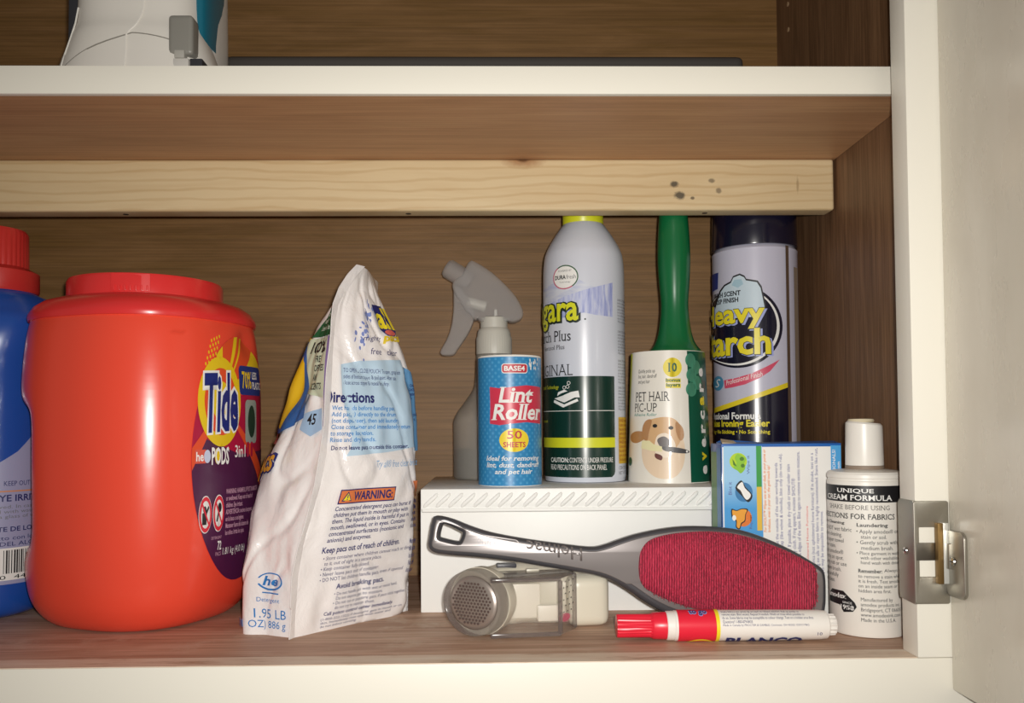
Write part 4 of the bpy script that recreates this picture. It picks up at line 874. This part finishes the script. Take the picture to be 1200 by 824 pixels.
# ------------------------------------------------------------------ fabric shaver lying on its side
M_scream = P('shaver_cream', '#dcd6c4', .35); M_clear = P('smoky_clear', '#e4dcd6', .10, trans=.8, ior=1.2, alpha=.30); M_smoke = P('smoky_rim', '#857a78', .15, trans=.45, ior=1.3, alpha=.55)
fs_ = thing('fabric_shaver', 'cream battery fabric shaver with a clear lint box under the brush handle', 'fabric shaver', (.026, .5945, 0), radians(7)); fs_.scale = (1, 1, .95)
def hull(name, sec, mat, parent, sharp=50):
    vs, fs = [], []; n = len(sec[0])
    for s in sec: vs += s
    for j in range(len(sec)-1):
        for i in range(n): k = (i+1) % n; fs.append((j*n+i, j*n+k, (j+1)*n+k, (j+1)*n+i))
    fs += [tuple(range(n))[::-1], tuple(range((len(sec)-1)*n, len(sec)*n))]; return pyd(name, vs, fs, mat, parent, True, sharp)
def sec(x, y0, y1, z0, z1, r):
    return [(x, y, z) for y, z in rrect(y0, z0, y1, z1, r, 5)]
hull('body_shell', [sec(-.036, -.004, .026, .0015, .040, .008), sec(-.022, -.002, .0285, .0008, .0430, .009), sec(-.004, .004, .0300, .0004, .0440, .010), sec(.014, .002, .0310, .0002, .0410, .010), sec(.030, .001, .0310, 0, .0388, .011), sec(.044, -.004, .0300, 0, .0372, .013), sec(.0505, .000, .0270, .004, .0335, .0125), sec(.0530, .006, .0220, .010, .0300, .0078)], M_scream, fs_, 60)
box('end_cover', .0240, .0535, -.0100, .0080, .0006, .0375, M_scream, fs_, .0085, 5)
box('switch', -.0235, -.0095, .0060, .0130, .0420, .0455, P('switch_dark', '#45444a', .4), fs_, .0012)
box('ridge_tab', -.004, .0050, -.0020, .0030, .0400, .0425, M_scream, fs_, .0008)
# lint box: clear walls with smoked rims
lbx = plate('lint_box', [[(-.0315, -.0280), (.0140, -.0280), (.0278, -.0110), (.0278, .0020), (-.0315, .0020)]], .0184, .0010, M_clear, fs_, lambda u, v, w: (u, v, .0202+w))
plate('lint_box_edge', [ell(.0143, -.0283, .0012, .0012, 12)], .0180, .0004, M_smoke, lbx, lambda u, v, w: (u, v, .0202+w))
box('lint_box_rim', -.0322, .0150, -.0296, -.0270, .0384, .0412, M_smoke, lbx, .001)
box('lint_box_rim', -.0322, .0150, -.0296, -.0270, .0004, .0034, M_smoke, lbx, .001)
plate('lint_box_lid', [[(-.0312, -.0270), (.0138, -.0270), (.0272, -.0105), (.0272, .0018), (-.0312, .0018)]], .0005, .0003, M_smoke, lbx, lambda u, v, w: (u, v, .0404+w))
box('lint_box_rim', .0266, .0294, -.0115, .0020, .0012, .0402, M_smoke, lbx, .001)
box('inner_guide', -.0240, .0050, -.0060, -.0030, .0080, .0330, P('inner_cream', '#efe9da', .4), lbx, .002)
box('inner_guide', .0020, .0200, -.0100, -.0060, .0060, .0180, P('inner_cream', '#efe9da', .4), lbx, .002)
decal('air_hole', [ell(-.0095+.0042*i+(.0021 if j % 2 else 0)+.0260, .0160+.0042*j, .0006, .0006, 8) for i in range(4) for j in range(6)], lambda u, v, o: (.0140+(u-.0165)*.80, -.0292+(u-.0165)*.98-o, v), .0002, M_print_black, lbx, None)
for i in range(5): pass
decal('lint', [ell(.0200, .0100, .0045, .0030, 14)], lambda u, v, o: (u, -.0200+(u-.015)*.9, v), 0, P('pink_lint', '#d0607a', .9), lbx, None)
# round cutter head facing out at the end
hd = bpy.data.objects.new('cutter_head', None)
hax = Vector((-.62, -.78, .02)).normalized(); hcn = Vector((-.0405, -.0185, .0238))
def hat(r_, a, h):
    x_ = hax.cross(Vector((0, 0, 1))).normalized(); y_ = x_.cross(hax); return hcn+hax*h+x_*r_*cos(a)+y_*r_*sin(a)
COL.objects.unlink(hd) if hd.name in COL.objects else None; bpy.data.objects.remove(hd)
def hl(name, prof, mat, parent, seg=64):
    vs = [hat(r_, 2*pi*i/seg, h) for r_, h in prof for i in range(seg)]; fs = []
    for j in range(len(prof)-1):
        for i in range(seg): k = (i+1) % seg; fs.append((j*seg+i, j*seg+k, (j+1)*seg+k, (j+1)*seg+i))
    return pyd(name, vs, fs, mat, parent, True, 40)
hl('head_collar', [(.0005, -.018), (.0205, -.018), (.0236, -.010), (.0236, -.0035), (.0005, -.0035)], M_scream, fs_)
cg = hl('cutter_guard', [(.0005, -.0042), (.0231, -.0042), (.0234, .0), (.0224, .0062), (.0211, .0072), (.0202, .0068), (.0184, .0045)], M_smoke, fs_)
foil = hl('metal_foil', [(.0186, .0035), (.0176, .0045), (.0160, .0053), (.0080, .0058), (.0003, .0059)], P('foil_metal', '#b5aaa2', .35, .7), fs_)
dots = []
for i in range(-7, 8):
    for j in range(-7, 8):
        px, pz = i*.0026+(.0013 if j % 2 else 0), j*.00225
        if px*px+pz*pz < .0148**2: dots.append(ell(px, pz, .00092, .00092, 8))
decal('foil_hole', dots, lambda u, v, o: tuple(hat(sqrt(u*u+v*v), atan2(v, u), .0057+o)), .0004, P('hole_dark', '#54433e', .7), foil, None)['kind'] = 'stuff'

# ------------------------------------------------------------------ crumpled white detergent pouch
ZB = [0, .006, .02, .04, .06, .08, .1, .12, .14, .16, .18, .2, .215, .228, .240, .250, .257]
BN = [(-.1335, .572), (-.1333, .5726), (-.1327, .574), (-.1324, .576), (-.1297, .578), (-.1234, .582), (-.1181, .586), (-.1155, .59), (-.1144, .594), (-.1142, .5984), (-.1144, .6033), (-.1138, .6081), (-.1134, .6118), (-.1126, .615), (-.108, .6179), (-.1007, .6203), (-.0952, .622)]
BB = [(-.0695, .648), (-.0679, .6487), (-.0652, .6503), (-.0631, .6527), (-.0615, .655), (-.0603, .6561), (-.0598, .6572), (-.0598, .6583), (-.0605, .6594), (-.062, .66), (-.0646, .66), (-.071, .66), (-.0766, .66), (-.0821, .66), (-.0882, .66), (-.0922, .66), (-.0935, .66)]
BD = [(-.1709, .59), (-.1718, .5922), (-.1741, .5973), (-.1754, .6047), (-.176, .612), (-.1745, .6182), (-.1712, .6244), (-.1652, .6307), (-.1582, .6369), (-.1513, .6407), (-.1443, .6421), (-.1367, .6436), (-.1300, .6446), (-.1230, .645), (-.1140, .645), (-.1025, .645), (-.0975, .645)]
PB = Vector((-.120, .640, 0))
def lerp_tab(tab, z):
    z = max(0, min(z, ZB[-1]))
    for i in range(len(ZB)-1):
        if z <= ZB[i+1]+1e-9: t_ = (z-ZB[i])/(ZB[i+1]-ZB[i]); return Vector(tab[i]).lerp(Vector(tab[i+1]), t_)
BNs, BBs, BDs = [[tuple(sum((Vector(tab[max(0, min(len(tab)-1, i+d))])*w for d, w in ((-1, .25), (0, .5), (1, .25))), Vector((0, 0)))) if 0 < i < len(tab)-1 else tab[i] for i in range(len(tab))] for tab in (BN, BB, BD)]
def bagF(z): return Vector((-.102+.009*(z/.257)**2, .700+.020*sin(pi*min(1, z/.257))-.006*z/.257))
def cr(a, b, c, d, s): return 0.5*((2*b)+(c-a)*s+(2*a-5*b+4*c-d)*s*s+(3*b-a-3*c+d)*s**3)
def curve3(p, s):
    n = len(p)-1; x = max(0, min(s, .99999))*n; i = int(x); f = x-i
    a = p[i-1] if i else p[0]*2-p[1]; d = p[i+2] if i+2 <= n else p[n]*2-p[n-1]; return cr(a, p[i], p[i+1], d, f)
def wrinkle(s, z, sd):
    v = Vector((s*5+sd, z*26, sd*3.1)); w = noise.noise(v)*.0028+noise.noise(v*2.3)*.0016+noise.noise(Vector((s*9+sd*2, z*14-s*7, sd)))*.0013
    r = 1-abs(noise.noise(Vector((s*4.2+sd, z*18+s*3, sd*1.7))))*2          # sharp creases
    w -= max(0, r-.70)*.007
    return w*min(1, max(0, (s)/.12))*(min(1, (.257-z)/.03)*.9+.1)*(min(1, z/.01+.2) if sd < 4 else min(1, max(0, z-.012)/.05+.12))
def bagR(s, z, o=0.0):
    N_, B_, F_ = lerp_tab(BNs, z), lerp_tab(BBs, z), bagF(z); t_ = z/.257
    dn = (B_-N_); nn = Vector((dn.y, -dn.x)).normalized()
    A_ = (N_+B_)/2+nn*(.008*sin(pi*min(1, max(0, t_)))**.8+.001)
    p = curve3([N_, A_, B_, F_], s); q_ = curve3([N_, A_, B_, F_], min(1, s+.02)) if s < .97 else p; p0 = curve3([N_, A_, B_, F_], max(0, s-.02))
    tn = (q_-p0); nr_ = Vector((tn.y, -tn.x)).normalized() if tn.length > 1e-6 else nn
    p = p+nr_*(o+(wrinkle(s, z, 1.3) if s < .95 else 0)); return Vector((p.x, p.y, z))-PB
def bagL(s, z, o=0.0):
    N_, D_, F_ = lerp_tab(BNs, z), lerp_tab(BDs, z), bagF(z); t_ = z/.257
    M_ = (N_+D_)/2; dn = (D_-N_); nn = Vector((-dn.y, dn.x)).normalized(); M_ = M_+nn*(.004*sin(pi*t_))
    E_ = (D_+F_)/2+Vector((-.022*sin(pi*min(1, t_*.9+.1)), .004)); P_ = [N_, M_, D_, E_, F_]
    p = curve3(P_, s); q_ = curve3(P_, min(1, s+.02)); p0 = curve3(P_, max(0, s-.02)); tn = q_-p0
    nr_ = Vector((-tn.y, tn.x)).normalized() if tn.length > 1e-6 else nn
    p = p+nr_*(o+(wrinkle(s, z, 4.7) if s < .95 else 0)); return Vector((p.x, p.y, z))-PB
M_pouch = P('pouch_film', '#f2edec', .22, coat=.5); t = NT(M_pouch); t.bump(t.noise(t.coords(), 55, 5, .6, .5), .35, .004)
pc = thing('detergent_pouch', 'crumpled white detergent pouch with blue printing between tub and riser box', 'pouch', PB)
rows = [.257*i/150 for i in range(151)]; nR, nL = 84, 84; vs, fs = [], []
for z in rows:
    for i in range(nR): vs.append(bagR(i/nR, z))
    for i in range(nL): vs.append(bagL(1-i/nL, z))
n = nR+nL
for j in range(len(rows)-1):
    for i in range(n): k = (i+1) % n; fs.append((j*n+i, j*n+k, (j+1)*n+k, (j+1)*n+i))
fs += [tuple(range(n))[::-1], tuple(range((len(rows)-1)*n, len(rows)*n))]
pyd('pouch_film', vs, fs, M_pouch, pc, True, 75)
# heat-sealed strip down the near edge, sticking out towards the room
vs, fs = [], []
for j, z in enumerate(rows):
    N_ = lerp_tab(BNs, z); w = .0060+.0010*noise.noise(Vector((0, z*30, 2)))
    if z < .02: w *= .75
    d = Vector((-.35+.35*noise.noise(Vector((3, z*22, 1))), -1)).normalized(); sd = Vector((-d.y, d.x))*.0005
    for p in (N_+sd-d*.003, N_+d*w+sd*.6, N_+d*w-sd*.6, N_-sd-d*.003): vs.append(Vector((p.x, p.y, z))-PB)
for j in range(len(rows)-1):
    for i in range(4): k = (i+1) % 4; fs.append((j*4+i, j*4+k, (j+1)*4+k, (j+1)*4+i))
fs += [(3, 2, 1, 0), tuple(range((len(rows)-1)*4, len(rows)*4))]
pyd('side_seal', vs, fs, M_pouch, pc, True, 40)
# bottom fin at the far corner of the back face
pyd('bottom_fin', [Vector(p)-PB for p in ((-.078, .640, .0), (-.066, .652, .0), (-.0655, .653, .030), (-.071, .648, .024), (-.0775, .6405, .001), (-.0656, .6524, .0), (-.0650, .6535, .030), (-.0705, .6485, .024))], [(0, 1, 2, 3), (4, 5, 6, 7), (0, 1, 5, 4), (1, 2, 6, 5), (2, 3, 7, 6), (3, 0, 4, 7)], M_pouch, pc)
rf = lambda u, v, o: bagR(u/.1*.62, v, o+.0014)            # u: .1 spans from seam to the bulging edge
lf = lambda u, v, o: bagL(u/.1*.5, v, o+.0014)
ST = (.003, .004)
pk = dict(parent=pc)
M_pblue = P('pouch_pale_blue', '#bcd6ea', .3, coat=.25); M_pblue2 = P('pouch_mid_blue', '#6aa0d0', .3, coat=.25); M_pnavy = P('pouch_navy', '#23286a', .4); M_psky = P('pouch_sky', '#3c86c8', .4)
lfm = lambda u, v, o: lf(.11-u, v, o)                       # the front face reads from its far edge to the seam
def pt(s, bx, mat, st=(.004, .003), f=rf, **kw):
    if f is lf: return text(s, (.11-bx[2], bx[1], .11-bx[0], bx[3]), lfm, .0004, mat, front, 'lettering', st, **kw)
    return text(s, bx, f, .0004, mat, back, 'lettering', st, **kw)
back = decal('back_panel', [[(.010, .184), (.030, .187), (.090, .190), (.0895, .175), (.093, .160), (.0955, .140), (.0955, .124), (.060, .121), (.018, .119), (.022, .124), (.0235, .131), (.018, .145), (.012, .160)]], rf, .0001, M_pblue, pc, ST)
decal('back_panel', [[(.090, .186), (.112, .180), (.112, .121), (.0965, .121), (.0965, .140), (.094, .160), (.0905, .175)]], rf, .0002, M_pblue2, pc, ST)
pt('TO OPEN & CLOSE POUCH: To open, grasp both\nsides of bottom zipper & pull apart. After use,\nclose across zipper & reseal for safety.', (.013, .1685, .083, .1815), M_pnavy)
pt('Directions', (-.006, .1565, .044, .1645), M_pnavy, (.004, .003), bold=.03)
pt('Wet hands before handling pac.\nAdd pac(s) directly to the drum\n(not dispenser), then add laundry.\nClose container and immediately return\nto storage location.\nRinse and dry hands.', (.002, .1280, .088, .1545), M_psky, None, bold=.012)
pt('Do not leave pacs outside this container.', (.004, .1225, .086, .1265), M_pnavy, (.004, .003), bold=.02)
pt('Try all\u00ae free clear fabric softener', (.049, .1085, .112, .1155), P('pouch_lightblue', '#88aed4', .4), None, shear=.15)
wb = decal('warning_box', [rc(.019, .0865, .0690, .0955)], rf, .0002, P('warn_orange', '#dc7a44', .35, coat=.2), back, ST)
decal('warning_frame', ring(rc(.0185, .0860, .0695, .0960), rc(.0194, .0868, .0686, .0952)), rf, .0004, M_pnavy, back, .003)
decal('warning_triangle', [[(.0212, .0878), (.0300, .0878), (.0256, .0946)]], rf, .0004, M_pnavy, back, None); decal('warning_triangle', [[(.0224, .0885), (.0288, .0885), (.0256, .0934)]], rf, .0006, M_yellow, back, None)
decal('warning_triangle', [rc(.0252, .0900, .0260, .0922), rc(.0252, .0888, .0260, .0895)], rf, .0008, M_pnavy, back, None)
pt('WARNING:', (.0315, .0880, .0668, .0942), M_pnavy, (.004, .003), bold=.03)
pt('Concentrated detergent pacs can burst if\nchildren put them in mouth or play with\nthem. The liquid inside is harmful if put in\nmouth, swallowed, or in eyes. Contains\nconcentrated surfactants (nonionic and\nanionic) and enzymes.', (.0175, .0595, .0885, .0845), M_pnavy, (.004, .003), bold=.015, shear=.06)
pt('Keep pacs out of reach of children.', (.0155, .0520, .0830, .0575), M_pnavy, (.004, .003), bold=.02)
pt('\u2022 Store container where children cannot reach or climb\n  to it, out of sight in a secure place.\n\u2022 Keep container fully closed.\n\u2022 Never leave pacs out of container.\n\u2022 DO NOT let children handle pacs, even if opened.', (.0175, .0330, .0960, .0510), M_pnavy)
pt('Avoid breaking pacs.', (.0310, .0268, .0730, .0315), M_pnavy, (.004, .003), bold=.02)
pt('\u2022 Do not handle pacs with wet or moist hand.\n  Do not expose pacs to moisture.\n\u2022 Do not cut or puncture pacs, if pacs stick together,\n  do not try to separate them.', (.0300, .0135, .0950, .0258), M_pnavy)
pt('Call poison control center immediately.', (.0240, .0098, .0840, .0130), M_pnavy, (.004, .003), bold=.02)
pt('(1-800-222-1222) if detergent gets in mouth or on\nskin. Immediately rinse eyes with water and\ndo not induce vomiting.', (.0220, .0022, .0930, .0090), M_pnavy)
pt('USE ONLY\nAS SHOWN\n2 regular\nloads', (.0975, .160, .108, .172), M_pnavy, (.004, .003), bold=.02); pt('Regular load\n1 pac', (.0975, .143, .108, .150), M_pnavy, (.004, .003), bold=.01)
decal('warning_box', [rc(.0945, .0870, .1045, .0985)], rf, .0002, P('warn_orange', '#dc7a44', .35), back, ST)
pt('Los paquetes de\ndetergente pueden\nreventar si los\nni\u00f1os los llevan\na la boca.', (.0935, .0640, .1120, .0855), M_pnavy, (.004, .003), bold=.02)
pt('Mantenga fuera\ndel alcance de\nlos ni\u00f1os.\nNo corte ni perfore\nlos paquetes.', (.0940, .0300, .1110, .0560), M_pnavy, (.004, .003), bold=.01)
# small logo on the upper back
decal('logo_patch', [[(.061, .231), (.086, .231), (.093, .212), (.087, .2075), (.074, .2075), (.065, .212)]], rf, .0002, M_pnavy, back, ST)
pt('all', (.063, .2125, .092, .2295), M_yellow, .003, bold=.03); decal('logo_patch', [ell(.080, .2100, .0085, .0022, 20)], rf, .0005, P('logo_coral', '#d8665c', .4), back, ST)
pt('mighty', (.036, .2010, .064, .2060), M_pnavy, (.004, .003), shear=.25, tilt=.03); pt('pacs', (.066, .2010, .094, .2072), P('logo_gold', '#dcc020', .4), None, bold=.04, shear=.25, tilt=.03)
pt('free', (.046, .1925, .060, .1972), M_pnavy, (.004, .003), shear=.2); pt('clear', (.068, .1925, .086, .1972), M_pnavy, (.004, .003), shear=.2)
random.seed(21); spl = []
for i in range(44):
    a_ = random.random(); x = .030+.026*a_+random.gauss(0, .004); z = .197+.036*a_+random.gauss(0, .0045); spl.append(ell(x, z, random.uniform(.0005, .0020), random.uniform(.0006, .0024), 8, rot=random.random()*3))
decal('splash_print', spl, rf, .0002, P('splash_blue', '#7c8cc8', .35), back, None)
# front face (turned away to the left)
front = decal('front_patch', [[(.004, .236), (.044, .236), (.068, .216), (.075, .2055), (.005, .2055)]], lf, .0002, P('patch_green', '#24603c', .35), pc, ST)
pt('Dermatologist\nRecommended\nBrand for\nSensitive Skin', (.010, .2100, .060, .2300), P('patch_text', '#c8d4c4', .4), None, lf, bold=.02)
decal('front_patch', [[(.004, .2045), (.078, .2045), (.080, .196), (.048, .1640), (.010, .1600)]], lf, .0002, P('patch_pale', '#ccd6bc', .35), front, ST)
pt('100%', (.012, .1930, .066, .2020), M_print_black, None, lf, bold=.02); pt('FREE\nOF DYES\nAND\nSCENTS', (.012, .1660, .040, .1910), M_print_black, None, lf, bold=.02)
decal('front_logo', [[(.082, .203), (.102, .203), (.108, .170), (.108, .135), (.080, .135), (.038, .146), (.042, .160), (.060, .180)]], lf, .0003, P('logo_bblue', '#2a62a8', .35, coat=.2), front, ST)
decal('front_logo', [[(.088, .206), (.104, .206), (.110, .170), (.110, .140), (.099, .140), (.078, .168)]], lf, .0005, P('logo_gold2', '#e4b820', .35, coat=.2), front, ST)
decal('front_logo', [[(.070, .186), (.078, .192), (.094, .140), (.084, .138), (.060, .166)]], lf, .0006, P('logo_gold2', '#e4b820', .35), front, ST)
decal('front_logo', [[(.0815, .195), (.0835, .196), (.099, .137), (.0955, .136)]], lf, .0008, M_pnavy, front, ST)
decal('front_logo', [rc(.082, .1275, .105, .1345)], lf, .0004, P('logo_coral', '#d8665c', .4), front, ST)
decal('front_patch', [[(.012, .153), (.038, .149), (.040, .138), (.022, .133), (.006, .138)]], lf, .0003, P('patch_sky', '#a4c4e4', .35), front, ST); pt('45', (.018, .141, .030, .149), M_print_black, None, lf, bold=.02)
pt('pacs', (.064, .0985, .108, .1180), M_pnavy, .003, lf, bold=.09, shear=.2, tilt=.10); text('pacs', (.004, .1000, .044, .1165), lfm, .0008, P('logo_amber', '#d89a2c', .4), front, 'logo_lettering', .003, bold=.03, shear=.2, tilt=.10)
decal('front_line', [[(.004, .205), (.010, .205), (.008, .165), (.005, .140), (.001, .140), (.003, .165)]], lf, .0004, P('line_violet', '#8a78b4', .4), front, ST)
HB = P('he_blue', '#2c7cc4', .4)
decal('he_mark', ring(ell(.042, .0350, .0220, .0058, 36), ell(.042, .0352, .0195, .0048, 36))[2:34], lf, .0004, HB, front, None)
pt('he', (.028, .0322, .056, .0385), HB, (.004, .003), lf, bold=.03, shear=.2); decal('he_mark', [rc(.026, .0272, .056, .0280)], lf, .0004, HB, front, ST)
pt('Detergent', (.024, .0208, .064, .0245), HB, (.004, .003), lf); pt('1.95 LB', (.012, .0112, .068, .0172), HB, (.004, .003), lf); pt('(31 OZ) 886 g', (.012, .0035, .100, .0098), HB, (.004, .003), lf)
